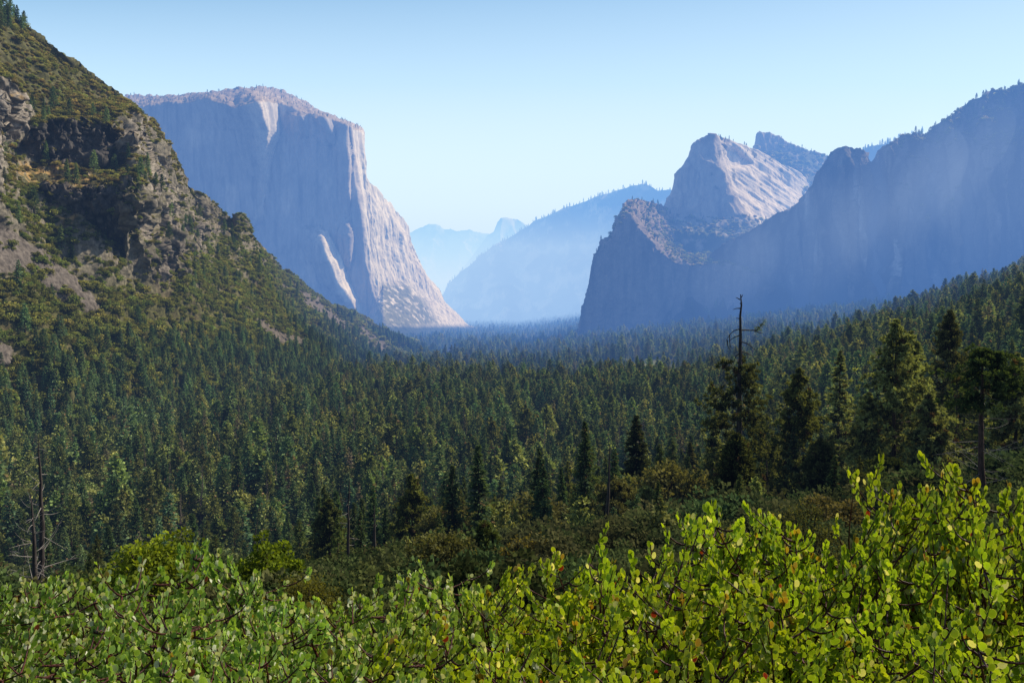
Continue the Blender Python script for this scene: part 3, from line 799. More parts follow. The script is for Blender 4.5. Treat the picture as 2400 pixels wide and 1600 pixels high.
    if wood:
        for b in range(0, B, 1 if B < 260 else 2):
            ss = np.array([0, 0.5, 0.95])
            lst.append((along(np.array([b] * 3), ss), np.array([0.035, 0.022, 0.008]) * (0.4 + L[b] / Rm) * H / 30))
    V2, F2 = tubes(lst[:1], 8)
    if len(lst) > 1:
        V3, F3 = tubes(lst[1:], 3); F3 = F3 + len(V2); V2 = np.concatenate([V2, V3]); F2 = np.concatenate([F2, F3])
    return (V2, F2), (V, Fq, C)

def bushy(seed, rx=4.0, rz=4.0, zc=4.5, clumps=40, leaves=40, ll=0.5, lw=0.2, cr=1.2, sun=(0.10, 0.11, 0.035), dark=(0.03, 0.035, 0.015), flat=0.0):
    """A rounded broadleaf crown of many leaf clumps with gaps between them."""
    rng = np.random.RandomState(seed)
    u = unit(rng.normal(size=(clumps, 3))); u[:, 2] = np.abs(u[:, 2]) * 1.0 - 0.25 * (rng.uniform(size=clumps) < 0.5)
    r = rng.uniform(0.45, 1.0, clumps) ** 0.5
    c = u * r[:, None] * np.array((rx, rx, rz)) * rng.uniform(0.85, 1.15, (clumps, 1)); c[:, 2] += zc
    sz = cr * rng.uniform(0.6, 1.3, clumps); tone = np.clip(rng.normal(1, 0.25, clumps), 0.5, 1.6)
    k = np.repeat(np.arange(clumps), leaves)
    v = unit(rng.normal(size=(len(k), 3))); v[:, 2] = v[:, 2] * 0.8 + 0.1
    rr = rng.uniform(0.35, 1, len(k)) ** 0.6
    p = c[k] + v * (sz[k] * rr)[:, None]
    d = unit(v + rng.normal(0, 0.7, v.shape))
    V, Fq = sprays(p, d, ll * rng.uniform(0.6, 1.3, len(k)), lw * rng.uniform(0.7, 1.2, len(k)), rng)
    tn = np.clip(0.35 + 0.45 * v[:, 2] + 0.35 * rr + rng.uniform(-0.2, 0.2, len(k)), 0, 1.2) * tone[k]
    C = np.array(dark) + (np.array(sun) - np.array(dark)) * tn[:, None]  # upper and outer leaves painted sunlit, inner ones shaded
    C = np.repeat(np.clip(C, 0.004, 1), 4, axis=0)
    lst = [(np.array([(0, 0, -0.3), (0.05 * rx, 0, zc * 0.4), (0, 0.05 * rx, zc)]), np.array([0.05, 0.04, 0.02]) * (rx + rz))]
    for b in range(min(clumps, 14)):
        q = c[b]
        lst.append((np.array([(0, 0, zc * 0.25), (q[0] * 0.45, q[1] * 0.45, zc * 0.25 + (q[2] - zc * 0.25) * 0.6), q]), np.array([0.022, 0.014, 0.006]) * (rx + rz)))
    return tubes(lst, 5), (V, Fq, C)

def bare_tree(seed, H=25.0, r0=0.35, nb=26, t0=0.25, bl=3.0, curve=0.5, lean=0.0, taper=0.75):
    """Standing dead tree: trunk polyline and list of curved bare branches."""
    rng = np.random.RandomState(seed)
    tt_ = np.linspace(0, 1, 14)
    tp = np.stack([lean * H * tt_, 0 * tt_, H * tt_], -1); tp[1:, :2] += np.cumsum(rng.normal(0, 0.0035 * H, (13, 2)), 0)
    tr = r0 * (1 - tt_) ** taper + 0.03
    br = []
    for b in range(nb):
        t = t0 + (0.97 - t0) * rng.uniform() ** 0.8
        a = rng.uniform(0, 2 * math.pi); L = bl * (1.15 - t) * rng.uniform(0.5, 1.25)
        h = np.array((math.cos(a), math.sin(a), 0)); s = np.linspace(0, 1, 6)
        side = np.array((-h[1], h[0], 0)) * rng.normal(0, 0.35)
        base = np.array([np.interp(t, tt_, tp[:, q]) for q in range(3)])
        up = rng.uniform(-0.5, 0.35)
        p = base + h * (L * s)[:, None] + side * (L * s * s)[:, None] + np.array((0, 0, 1.0)) * (L * (up * s + curve * rng.uniform(-0.6, 1.0) * s * s))[:, None]
        br.append((p, (0.028 * (1 - s) + 0.008) * (0.6 + L / bl) * H / 22))
        if L > bl * 0.55:
            for q in range(2):
                i = rng.randint(2, 5); d = unit(h + rng.normal(0, 0.8, 3)) * L * 0.35
                br.append((np.array([p[i], p[i] + d * 0.5 + (0, 0, 0.05 * L), p[i] + d]), np.array([0.018, 0.012, 0.005]) * H / 22))
    return (tp, tr), br

M_bark = bark_mat('pine_bark', (0.035, 0.022, 0.016), (0.11, 0.072, 0.05), 5)
M_dead = bark_mat('dead_wood', (0.03, 0.024, 0.022), (0.09, 0.075, 0.065), 4)
M_silver = bark_mat('silver_wood', (0.26, 0.22, 0.19), (0.46, 0.42, 0.37), 8)
M_needle = leaf_mat('needles', translucency=0.26, gloss=0.0, rough=0.5, rnd=0.28, hue=0.025, tcol=(1.5, 1.4, 0.6), dark=2.1)
M_far_needle = leaf_mat('forest_needles', translucency=0.24, gloss=0.0, rnd=0.5, hue=0.022, tcol=(1.35, 1.3, 0.65), dark=3.5)
M_brush = leaf_mat('brush_leaves', translucency=0.38, gloss=0.0, rnd=0.45, hue=0.03, tcol=(1.35, 1.25, 0.65), dark=2.7)
M_hero = leaf_mat('pine_needles', translucency=0.2, gloss=0.0, rough=0.45, rnd=0.15, hue=0.012, tcol=(1.5, 1.45, 0.6), dark=1.3)
M_under = leaf_mat('undergrowth_leaves', translucency=0.3, gloss=0.0, rnd=0.45, hue=0.03, dark=1.25)
M_leaf = leaf_mat('broad_leaves', translucency=0.42, gloss=0.0, rnd=0.2, hue=0.015, tcol=(1.5, 1.4, 0.4))

def tree_mesh(name, tree, mats):
    """One mesh with trunk and crown, for the far forest."""
    (V2, F2), (V, Fq, C) = tree
    n = len(V2)
    me = mesh_from(name, np.concatenate([V2, V]), [np.concatenate([F2, Fq + n])], list(mats),
                   np.concatenate([np.tile((0.07, 0.05, 0.035), (n, 1)), C]))
    mi = np.zeros(len(F2) + len(Fq), np.int32); mi[len(F2):] = 1
    me.polygons.foreach_set('material_index', mi)
    return me
# ------------------------------------------------------------------ forest: where trees stand
rng = np.random.RandomState(11)
def band(y0, y1, sp, jit=0.75):
    xs = np.arange(-0.75 * y1 - 60, 0.78 * y1 + 60, sp); ys = np.arange(y0, y1, sp)
    X, Y = np.meshgrid(xs, ys)
    X = X + rng.uniform(-jit, jit, X.shape) * sp * 0.6; Y = Y + rng.uniform(-jit, jit, Y.shape) * sp * 0.6
    X, Y = X.ravel(), Y.ravel()
    k = (np.abs(X) < 0.70 * Y + 30)
    return np.stack([X[k], Y[k]], -1)
pts = np.concatenate([band(165, 700, 9.2), band(700, 1500, 9.8), band(1500, 3000, 12), band(3000, 7000, 20)])
X, Y = pts.T
Z = height(X, Y)
px, py = to_px(np.stack([X, Y, Z], -1)); px, py = px / S, py / S
k = (px > -90) & (px < 2440)
pc = np.clip(px, -500, 1045); k &= ~((px < 1045) & (Y > L_dtoe(pc) + 40) & ((Y < L_drid(pc) + 150) | (px < 850)))
k &= ~((Y > 2700) & (px > itp(Y, [(2700, 1300), (3000, 1345), (7000, 1420)])))
k &= ~((Y > 3000) & (px < itp(Y, [(3000, 800), (3800, 930), (4300, 1000), (7000, 1030)])))
k &= ~((Y < 250) & (px < itp(Y, [(165, 1150), (250, 200)])))
gapn = fbm(np.stack([X / 70, Y / 110, 0 * X], -1), 3)
k &= gapn > -0.30
mead = np.exp(-(((X - 248) / 85) ** 2 + ((Y - 1560) / 190) ** 2))
k &= ~((mead > 0.3) & (rng.uniform(size=len(X)) < 0.9))
X, Y, Z, px, py = (a[k] for a in (X, Y, Z, px, py))
kindn = fbm(np.stack([X / 130, Y / 170, 0 * X + 4], -1), 3)
u = rng.uniform(size=len(X))
oakp = np.clip(0.32 + 0.8 * kindn + 0.28 * sstep(1000, 300, px) * sstep(1600, 500, Y) - 0.12 * sstep(1100, 1500, px), 0.02, 0.75)
IS_OAK = u < oakp
IS_DEAD = (~IS_OAK) & (rng.uniform(size=len(X)) < 0.06)
Ht = np.where(IS_OAK, rng.uniform(10, 20, len(X)), np.clip(rng.normal(31, 8.5, len(X)), 12, 54))
Ht = Ht * (1 + 0.45 * fbm(np.stack([X / 75, Y / 95, 0 * X + 9], -1), 3))
small = sstep(420, 180, Y) * (~IS_OAK)
Ht = Ht * (1 - 0.35 * small)
Ht = Ht * np.where(px > 1500, lerp(1.0, 0.82, sstep(600, 1500, Y)), 1.0)
hp = band(58, 165, 8.0); hx, hy = hp.T; hz = height(hx, hy); hpx, _q = to_px(np.stack([hx, hy, hz], -1)); hpx = hpx / S
hk = (hpx > -40) & (hpx < 2400) & (rng.uniform(size=len(hx)) < 0.42) & ~((hy > 110) & (hpx > 1550))
hx, hy, hz, hpx = hx[hk], hy[hk], hz[hk], hpx[hk]
hoak = rng.uniform(size=len(hx)) < 0.6
hH = np.where(hoak, rng.uniform(3.5, 7.5, len(hx)), rng.uniform(8, 16, len(hx)) * sstep(10, 150, hy))
X, Y, Z, px, Ht = (np.concatenate(t_) for t_ in ((X, hx), (Y, hy), (Z, hz), (px, hpx), (Ht, hH)))
IS_OAK = np.concatenate([IS_OAK, hoak]); IS_DEAD = np.concatenate([IS_DEAD, np.zeros(len(hx), bool)])
TR = dict(X=X, Y=Y, Z=Z, px=px, H=Ht, oak=IS_OAK, dead=IS_DEAD)

# ------------------------------------------------------------------ the far forest as one mass
def hidden(name, me):
    return bpy.data.objects.new(name, me)       # source shape only, never linked to the scene
def scatter(name, P, H, idx, width, protos, label, cat):
    """One object: copies of the prototype shapes standing on points P."""
    c = bpy.data.collections.new(name + '_shapes')
    for q, me in enumerate(protos):
        c.objects.link(hidden('%s_shape_%02d' % (name, q), me))
    me = bpy.data.meshes.new(name); me.vertices.add(len(P))
    me.vertices.foreach_set('co', np.asarray(P, np.float32).ravel())
    r_ = np.random.RandomState(len(P))
    for nm, typ, val in (('rot', 'FLOAT', r_.uniform(0, 6.283, len(P))), ('tilt', 'FLOAT', r_.normal(0, 0.03, len(P))), ('sz', 'FLOAT', H), ('wd', 'FLOAT', width), ('pick', 'INT', idx)):
        a = me.attributes.new(nm, typ, 'POINT'); a.data.foreach_set('value', np.asarray(val, np.float32 if typ == 'FLOAT' else np.int32))
    o = obj(name, me); tag(o, label, cat, kind='stuff')
    ng = bpy.data.node_groups.new(name, 'GeometryNodeTree')
    ng.interface.new_socket('Geometry', in_out='INPUT', socket_type='NodeSocketGeometry')
    ng.interface.new_socket('Geometry', in_out='OUTPUT', socket_type='NodeSocketGeometry')
    N = ng.nodes; Lk = ng.links
    gi = N.new('NodeGroupInput'); go = N.new('NodeGroupOutput')
    ci = N.new('GeometryNodeCollectionInfo'); ci.inputs['Collection'].default_value = c
    ci.inputs['Separate Children'].default_value = True; ci.inputs['Reset Children'].default_value = True
    iop = N.new('GeometryNodeInstanceOnPoints'); iop.inputs['Pick Instance'].default_value = True
    def attr(nm, typ):
        n = N.new('GeometryNodeInputNamedAttribute'); n.data_type = typ; n.inputs['Name'].default_value = nm
        return n.outputs['Attribute']
    ce = N.new('ShaderNodeCombineXYZ'); Lk.new(attr('tilt', 'FLOAT'), ce.inputs['X']); Lk.new(attr('rot', 'FLOAT'), ce.inputs['Z'])
    er = N.new('FunctionNodeEulerToRotation'); Lk.new(ce.outputs[0], er.inputs[0])
    cs = N.new('ShaderNodeCombineXYZ')
    wd = attr('wd', 'FLOAT')
    Lk.new(wd, cs.inputs['X']); Lk.new(wd, cs.inputs['Y']); Lk.new(attr('sz', 'FLOAT'), cs.inputs['Z'])
    Lk.new(gi.outputs[0], iop.inputs['Points']); Lk.new(ci.outputs[0], iop.inputs['Instance'])
    Lk.new(attr('pick', 'INT'), iop.inputs['Instance Index']); Lk.new(er.outputs[0], iop.inputs['Rotation'])
    Lk.new(cs.outputs[0], iop.inputs['Scale']); Lk.new(iop.outputs[0], go.inputs[0])
    md = o.modifiers.new('growth', 'NODES'); md.node_group = ng
    return o

H0 = 36.0
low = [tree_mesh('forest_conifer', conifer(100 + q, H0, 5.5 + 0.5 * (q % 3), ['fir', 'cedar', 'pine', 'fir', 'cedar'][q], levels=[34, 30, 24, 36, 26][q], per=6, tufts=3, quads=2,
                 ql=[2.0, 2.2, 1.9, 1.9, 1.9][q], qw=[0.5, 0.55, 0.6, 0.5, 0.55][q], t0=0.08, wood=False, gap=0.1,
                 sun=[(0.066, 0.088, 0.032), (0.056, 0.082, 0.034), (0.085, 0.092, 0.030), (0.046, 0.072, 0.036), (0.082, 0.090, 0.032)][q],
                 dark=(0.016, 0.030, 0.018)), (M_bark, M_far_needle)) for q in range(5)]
oaks_low = [tree_mesh('forest_oak', bushy(200 + q, 4.2, 3.6, 6.5, 26, 26, 0.95, 0.42, 1.5, sun=[(0.105, 0.115, 0.036), (0.085, 0.095, 0.033)][q], dark=(0.025, 0.032, 0.014)), (M_bark, M_far_needle)) for q in range(2)]
def dead_mesh(seed, silver=False):
    (tp, tr), br = bare_tree(seed, H0, 0.42, 70, 0.18, 3.6, 0.2)
    V, Fq = tubes([(tp, tr)] + [(p, r * 1.6) for p, r in br], 4)
    return mesh_from('forest_snag', V, [Fq], bark_mat('grey_dead_wood', (0.11, 0.085, 0.07), (0.24, 0.19, 0.16), 3))
low.append(oaks_low[0]); low.append(oaks_low[1]); low.append(dead_mesh(300))
low.append(tree_mesh('forest_conifer', conifer(108, H0, 6.4, 'pine', levels=20, per=6, tufts=3, quads=4, ql=1.8, qw=0.55, t0=0.38, wood=False, gap=0.22, sun=(0.088, 0.094, 0.030), dark=(0.018, 0.028, 0.014)), (M_bark, M_far_needle)))
low.append(tree_mesh('forest_conifer', conifer(109, H0, 7.6, 'cedar', levels=26, per=7, tufts=4, quads=3, ql=1.9, qw=0.6, t0=0.05, wood=False, gap=0.15, sun=(0.080, 0.098, 0.030), dark=(0.016, 0.028, 0.014)), (M_bark, M_far_needle)))
low.append(tree_mesh('forest_conifer', conifer(110, H0, 4.4, 'fir', levels=26, per=5, tufts=3, quads=2, ql=1.9, qw=0.4, t0=0.2, wood=False, gap=0.4, sun=(0.095, 0.082, 0.048), dark=(0.035, 0.030, 0.022)), (M_bark, M_far_needle)))

appar = TR['H'] / TR['Y']
_tx, _ty = to_px(np.stack([TR['X'], TR['Y'], TR['Z'] + TR['H']], -1))
SEEN = _ty / S < itp(_tx / S, [(0, 1300), (700, 1340), (1300, 1350), (1400, 1250), (1600, 1140), (1900, 1160), (2100, 1080), (2352, 1060)]) - 12
def clear(px_, d):      # inside the frame
    return (px_ > 10) & (px_ < 2345) & SEEN
con = np.where(~TR['oak'] & ~TR['dead'] & clear(TR['px'], TR['Y']))[0]; con = con[np.argsort(-appar[con])]
oak = np.where(TR['oak'] & clear(TR['px'], TR['Y']))[0]; oak = oak[np.argsort(-appar[oak])]
N_CON, N_OAK = 262, 240
IND_CON, IND_OAK = con[:N_CON], oak[:N_OAK]
rest = np.ones(len(TR['X']), bool); rest[IND_CON] = False; rest[IND_OAK] = False; rest &= SEEN | (TR['Y'] > 170)

P = np.stack([TR['X'], TR['Y'], TR['Z'] - 0.5], -1)[rest]
Hh = TR['H'][rest]; ok = TR['oak'][rest]; de = TR['dead'][rest]
idx = np.where(ok, 5 + rng.randint(0, 2, len(P)), np.where(de, 7, rng.choice([0, 1, 2, 3, 4, 8, 9, 10], len(P), p=[.17, .15, .12, .15, .10, .14, .12, .05])))
sz = np.where(ok, Hh / 11.0, Hh / H0)
wd = sz * np.where(ok, rng.uniform(0.85, 1.3, len(P)), rng.uniform(0.85, 1.35, len(P)))
extraP, extraS, extraI = [], [], []
def on_relief(name, count, weight, seed):
    """Random places on a mountain's surface."""
    Rl = RELIEF[name]; r_ = np.random.RandomState(seed); Pm = Rl['P']; nr = Rl['nr']
    a = Pm[:nr - 1, :-1]; b = Pm[:nr - 1, 1:]; c = Pm[1:nr, :-1]
    area = np.linalg.norm(np.cross(b - a, c - a), axis=-1)
    w_ = area * weight(Rl['x'][:nr - 1, :-1], Rl['y'][:nr - 1, :-1], Rl['N'][:nr - 1, :-1], Rl['V'][:nr - 1, :-1], a)
    cum = np.cumsum(w_.ravel()); q = np.searchsorted(cum, r_.uniform(0, cum[-1], count)); q = np.clip(q, 0, area.size - 1)
    i, j = np.unravel_index(q, area.shape)
    uu, vv = r_.uniform(size=(2, count))
    Pp = a[i, j] + (b[i, j] - a[i, j]) * uu[:, None] + (c[i, j] - a[i, j]) * vv[:, None]
    return Pp, Rl['x'][i, j], Rl['y'][i, j], Rl['N'][i, j]
def add_far(name, count, weight, seed, h0, h1, kinds=(0, 1, 3)):
    Pp, x_, y_, N_ = on_relief(name, count, weight, seed); r_ = np.random.RandomState(seed + 1)
    extraP.append(Pp - np.array((0, 0, 1.0))); extraS.append(r_.uniform(h0, h1, count) / H0); extraI.append(r_.choice(kinds, count))
Z0 = lambda x: 0 * x
# conifers on the lower part of the left slope and on ledges
def w_left(x, y, N, V, a):
    n_ = fbm(a.reshape(-1, 3) / 90, 3).reshape(x.shape)
    low_ = sstep(-130, 90, y - (900 - 0.11 * x)) * (0.8 + n_) + 0.035
    cl, lit, rk, ta, gr = left_masks(a.reshape(-1, 3), x.ravel(), y.ravel())
    return np.clip(low_, 0, 2) * (1 - np.maximum.reduce([ta, cl, lit]).reshape(x.shape)) * sstep(0.15, 0.4, N[..., 2]) * (x > -60) * (V < 0.9) + 0.6 * (y < 75) * (V > 0.93) * (x > -30) * (x < 70)
add_far('slope_mountain', 3600, w_left, 31, 14, 34)
add_far('cliff_mountain', 170, lambda x, y, N, V, a: (V > 0.90) * (x < 836) * sstep(0.3, 0.6, N[..., 2]) * (x > 290), 32, 7, 17)
add_far('hazy_mountain', 2600, lambda x, y, N, V, a: sstep(0.6, 0.98, V) + 0.12, 34, 22, 44)
add_far('slab_mountain', 160, lambda x, y, N, V, a: ((V > 0.93) * (x > 1640) + 0.4 * (y > 505)) * sstep(0.2, 0.5, N[..., 2]), 35, 10, 20)
add_far('notched_mountain', 220, lambda x, y, N, V, a: ((V > 0.92) + 0.25) * (x > 1745), 36, 10, 20)
add_far('buttress_mountain', 420, lambda x, y, N, V, a: ((V > 0.9) * 1.0 + (y < a_yc(x) - 4) * 0.35) * sstep(0.15, 0.45, N[..., 2]), 37, 9, 22)
add_far('forested_mountain', 160, lambda x, y, N, V, a: (V > 0.7) * 1.0, 38, 25, 45)
add_far('shaded_mountain', 520, lambda x, y, N, V, a: ((V > 0.93) * sstep(2040, 2150, x) + 0.25 * ((x > 2090) & (y < 345))) * sstep(0.2, 0.5, N[..., 2]), 39, 12, 26)
add_far('shaded_mountain', 900, lambda x, y, N, V, a: ((y > 700) & (x > 1540)) * 1.0, 40, 22, 40)
eP = np.concatenate(extraP); eS = np.concatenate(extraS); eI = np.concatenate(extraI)
P = np.concatenate([P, eP]); sz = np.concatenate([sz, eS]); wd = np.concatenate([wd, eS * 1.1]); idx = np.concatenate([idx, eI])
scatter('forest', P, sz, idx, wd, low, 'dense conifer forest covering the valley floor and lower slopes', 'forest')

# ------------------------------------------------------------------ brush on the slopes
br_p = [bushy(400 + q, 3.4, 2.3, 1.2, 22, 16, 0.95, 0.45, 1.15, sun=[(0.112, 0.116, 0.034), (0.098, 0.112, 0.031), (0.124, 0.108, 0.040), (0.102, 0.120, 0.031)][q], dark=(0.022, 0.024, 0.011)) for q in range(4)]
br_m = [tree_mesh('brush_shape', b, (M_bark, M_brush)) for b in br_p]
def w_brush(x, y, N, V, a):
    cl, lit, rk, ta, gr = left_masks(a.reshape(-1, 3), x.ravel(), y.ravel())
    rocky = np.maximum.reduce([cl * 0.97, lit * 0.97, rk * 0.82, ta * np.where(fbm(a.reshape(-1, 3) / 30, 3) > 0.12, 0.45, 0.985), gr * 0.85]).reshape(x.shape)
    n_ = fbm(a.reshape(-1, 3) / 55, 4).reshape(x.shape)
    return (1 - rocky) * sstep(0.10, 0.35, N[..., 2]) * np.clip(0.75 + 1.3 * n_, 0.05, 2) * (x > -80)
Pb, xb_, yb_, Nb = on_relief('slope_mountain', 29000, w_brush, 51)
hb = np.clip(rng.lognormal(0.0, 0.35, len(Pb)), 0.4, 2.2) * lerp(0.8, 1.15, sstep(450, 750, yb_))
upz = yb_ < 430
ib = np.where(upz, rng.choice([0, 2], len(Pb)), rng.choice([0, 1, 3], len(Pb)))
q_ = [Pb - np.array((0, 0, 0.8))]; s_ = [hb]; i_ = [ib]
for nm, cnt, wf, sd_, sc in (('buttress_mountain', 2600, lambda x, y, N, V, a: (y < a_yc(x)) * sstep(0.2, 0.5, N[..., 2]) * sstep(-0.1, 0.4, fbm(a.reshape(-1, 3) / 60, 3).reshape(x.shape) + 0.3 * (x > 1520)), 52, 1.6),
                           ('notched_mountain', 1500, lambda x, y, N, V, a: (y > 340) * 1.0, 53, 1.8),
                           ('slab_mountain', 1400, lambda x, y, N, V, a: ((y > 505) * 1.0) * sstep(0.2, 0.5, N[..., 2]), 54, 1.7),
                           ('shaded_mountain', 1500, lambda x, y, N, V, a: ((V > 0.6) & (x > 2060)) * sstep(0.25, 0.5, N[..., 2]), 56, 1.6)):
    Pp, x_, y_, N_ = on_relief(nm, cnt, wf, sd_)
    q_.append(Pp - np.array((0, 0, 1.0))); s_.append(np.clip(rng.lognormal(0, 0.3, cnt), 0.5, 2) * sc); i_.append(rng.choice(4, cnt))
Pb = np.concatenate(q_); hb = np.concatenate(s_); ib = np.concatenate(i_)
scatter('brush', Pb, hb * rng.uniform(0.8, 1.2, len(Pb)), ib, hb, br_m, 'olive chaparral brush growing over the mountain slopes', 'brush')
# undergrowth on the near hillside
n_u = 2600
Yu = np.exp(rng.uniform(math.log(20), math.log(420), n_u)); Xu = rng.uniform(-0.75, 0.8, n_u) * Yu
Zu = height(Xu, Yu)
pxu, pyu = to_px(np.stack([Xu, Yu, Zu], -1))
un = [tree_mesh('undergrowth_shape', bushy(430 + q, 1.0, 0.8, 0.5, 26, 70, 0.13, 0.05, 0.36, sun=[(0.085, 0.105, 0.03), (0.095, 0.100, 0.036), (0.07, 0.092, 0.03)][q], dark=(0.018, 0.026, 0.012)), (M_bark, M_under)) for q in range(3)]
su = np.clip(rng.lognormal(0.2, 0.35, n_u), 0.5, 2.5) * lerp(0.6, 2.2, sstep(20, 120, Yu))
n2 = 900; Y2 = np.exp(rng.uniform(math.log(5.6), math.log(22), n2)); X2 = rng.uniform(-1.1, 1.1, n2) * (Y2 + 2); Z2 = height(X2, Y2)
Xu, Yu, Zu = np.concatenate([Xu, X2]), np.concatenate([Yu, Y2]), np.concatenate([Zu, Z2]); su = np.concatenate([su, rng.uniform(0.3, 0.55, n2)]); n_u += n2
scatter('undergrowth', np.stack([Xu, Yu, Zu - 0.1], -1), su, rng.choice(3, n_u), su * 1.1, un, 'low mixed undergrowth on the hillside below the viewpoint', 'undergrowth')
# ------------------------------------------------------------------ the nearer trees, each a thing of its own
def tree_proto(name, label, cat, tree, mats, group=None):
    r = thing(name, label, cat, group=group)
    (V2, F2), (V, Fq, C) = tree
    obj('trunk', mesh_from('trunk', V2, [F2], mats[0], smooth=True), r)
    obj('crown', mesh_from('crown', V, [Fq], mats[1], C), r)
    return r

GC = 'conifers of the nearer forest below the viewpoint'
mid_kinds = [('fir', 5.2, (0.058, 0.085, 0.036)), ('fir', 6.0, (0.050, 0.078, 0.036)), ('pine', 5.8, (0.080, 0.092, 0.032)), ('fir', 4.6, (0.052, 0.076, 0.038)), ('cedar', 6.4, (0.078, 0.092, 0.032)), ('pine', 5.0, (0.068, 0.086, 0.034))]
LC = 'dark green conifer crowded among others in the forest below the viewpoint'
protos = []
for q, (kd, rm, sc) in enumerate(mid_kinds):
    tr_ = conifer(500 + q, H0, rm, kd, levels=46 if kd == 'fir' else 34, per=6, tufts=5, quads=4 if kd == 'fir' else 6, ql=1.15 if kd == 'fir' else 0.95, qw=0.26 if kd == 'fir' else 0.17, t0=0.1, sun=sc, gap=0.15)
    protos.append(tree_proto('conifer_tree', LC, 'conifer', tr_, (M_bark, M_needle), GC))
first = [True] * len(protos)
for i in IND_CON:
    q = int(rng.choice(len(protos), p=[.2, .16, .18, .16, .14, .16])); s = TR['H'][i] / H0
    loc = (TR['X'][i], TR['Y'][i], TR['Z'][i] - 0.4); sc = (s * rng.uniform(0.85, 1.2),) * 2 + (s,)
    rz = rng.uniform(0, 6.28)
    if first[q]:
        first[q] = False; p_ = protos[q]; p_.location = loc; p_.scale = sc; p_.rotation_euler = (0, 0, rz)
    else:
        dup(protos[q], loc, rz, sc)
GO = 'round oaks of the nearer woods below the viewpoint'
LO = 'round olive green oak growing among others in the woods below the viewpoint'
op = [tree_proto('oak_tree', LO, 'oak', bushy(600 + q, 4.2, 3.5, 6.4, 46, 60, 0.5, 0.2, 1.35, sun=[(0.115, 0.12, 0.036), (0.092, 0.10, 0.034), (0.105, 0.098, 0.036)][q], dark=(0.026, 0.032, 0.014)), (M_bark, M_needle), GO) for q in range(3)]
first = [True] * 3
for i in IND_OAK:
    q = int(rng.randint(3)); s = TR['H'][i] / 11.0
    loc = (TR['X'][i], TR['Y'][i], TR['Z'][i] - 0.3); sc = (s * rng.uniform(0.9, 1.25),) * 2 + (s,)
    if first[q]:
        first[q] = False; op[q].location = loc; op[q].scale = sc
    else:
        dup(op[q], loc, rng.uniform(0, 6.28), sc)

def spot(x, d):
    """Ground place in the direction of column x (2352 measure) at distance d."""
    X_ = (x * S - 1200) / F * d * 1.0
    return X_, d, float(height(np.array([X_]), np.array([d]))[0])
def tall(x, ytop, d):
    X_, Y_, Z_ = spot(x, d)
    top = at(x * S, ytop * S, d)
    return (float(top[0]), d, Z_ - 0.3), float(top[2]) - Z_ + 0.3
SUNP = (0.28, 0.30, 0.11)
def hero(label, x, ytop, d, kind, rm, seed, name='pine_tree', cat='pine', **kw):
    loc, H = tall(x, ytop, d)
    a = dict(levels=44, per=6, tufts=6, quads=26, ql=0.78, qw=0.115, t0=0.06, sun=SUNP, dark=(0.008, 0.014, 0.008), gap=0.14)
    if kind == 'fir': a.update(levels=66, tufts=9, quads=9, ql=0.85, qw=0.15)
    if kind == 'cedar': a.update(levels=54, tufts=8, quads=12, ql=0.7, qw=0.14)
    a.update(kw)
    r = tree_proto(name, label, cat, conifer(seed, H, rm * 1.15, kind, **a), (M_bark, M_hero))
    r.location = loc; r.rotation_euler = (0, 0, seed * 1.3)
    return r, H
px2m = lambda w_, d: w_ * S / F * d
# big pines on the right
hero('large dark ponderosa pine with clumped needles, tallest of the trees behind the right bushes', 2058, 738, 150, 'pine', px2m(108, 150), 701, levels=54, per=6)
hero('pine with a ragged narrow top close behind the right of the largest pine', 2092, 762, 158, 'pine', px2m(72, 158), 702)
hero('broad rounded cedar with a fine dense crown between the largest pine and the right edge', 2182, 716, 185, 'cedar', px2m(74, 185), 703, name='cedar_tree', cat='cedar', t0=0.2, sun=(0.12, 0.125, 0.045))
hero('slim pointed pine with bright tufted needles beside the snag topped pine', 1836, 848, 165, 'pine', px2m(78, 165), 704, levels=48, gap=0.08, sun=(0.16, 0.17, 0.05))
hero('thin see-through fir between the pointed pine and the largest pine', 1930, 806, 205, 'fir', px2m(62, 205), 705, gap=0.35, name='fir_tree', cat='fir')
hero('dark full pine just left of the largest pine, its top half its height', 1996, 905, 158, 'pine', px2m(60, 158), 706)
hero('dark bushy young pine growing in front of the snag topped pine', 1692, 1000, 118, 'cedar', px2m(62, 118), 707, name='young_pine_tree', t0=0.04, sun=(0.09, 0.105, 0.032))
hero('small dark fir standing in the shade under the largest pine', 1962, 1140, 100, 'cedar', px2m(40, 100), 708, name='fir_tree', cat='fir', t0=0.03)
hero('tall straight fir with a visible dark trunk right of the leaning black snag', 1462, 955, 190, 'fir', px2m(66, 190), 709, name='fir_tree', cat='fir', gap=0.25, sun=(0.085, 0.10, 0.038))
hero('round bushy pine with pale tufts around the leaning black snag', 1420, 1112, 150, 'pine', px2m(96, 150), 710, t0=0.02, levels=40, quads=18, sun=(0.17, 0.17, 0.06))
hero('pale yellow green fir left of the snag topped pine', 1586, 1016, 250, 'fir', px2m(44, 250), 711, name='fir_tree', cat='fir', sun=(0.15, 0.14, 0.05))
hero('thin young pine with a dark stem right of the leaning black snag', 1484, 1120, 140, 'pine', px2m(42, 140), 712, gap=0.3)
hero('bright tufted pine standing behind the centre of the near bushes', 946, 1092, 190, 'pine', px2m(64, 190), 713, t0=0.05, sun=(0.15, 0.17, 0.045))
hero('pine with a bare lower trunk left of the thin black snag pair', 756, 1148, 195, 'pine', px2m(44, 195), 714, t0=0.25, sun=(0.12, 0.14, 0.045))
hero('young dark pine with drooping needle tufts right of the bright tufted pine', 1112, 1203, 70, 'pine', px2m(38, 70), 715, levels=22, per=5, t0=0.35, ql=0.55, qw=0.06, quads=20, sun=(0.10, 0.12, 0.035))
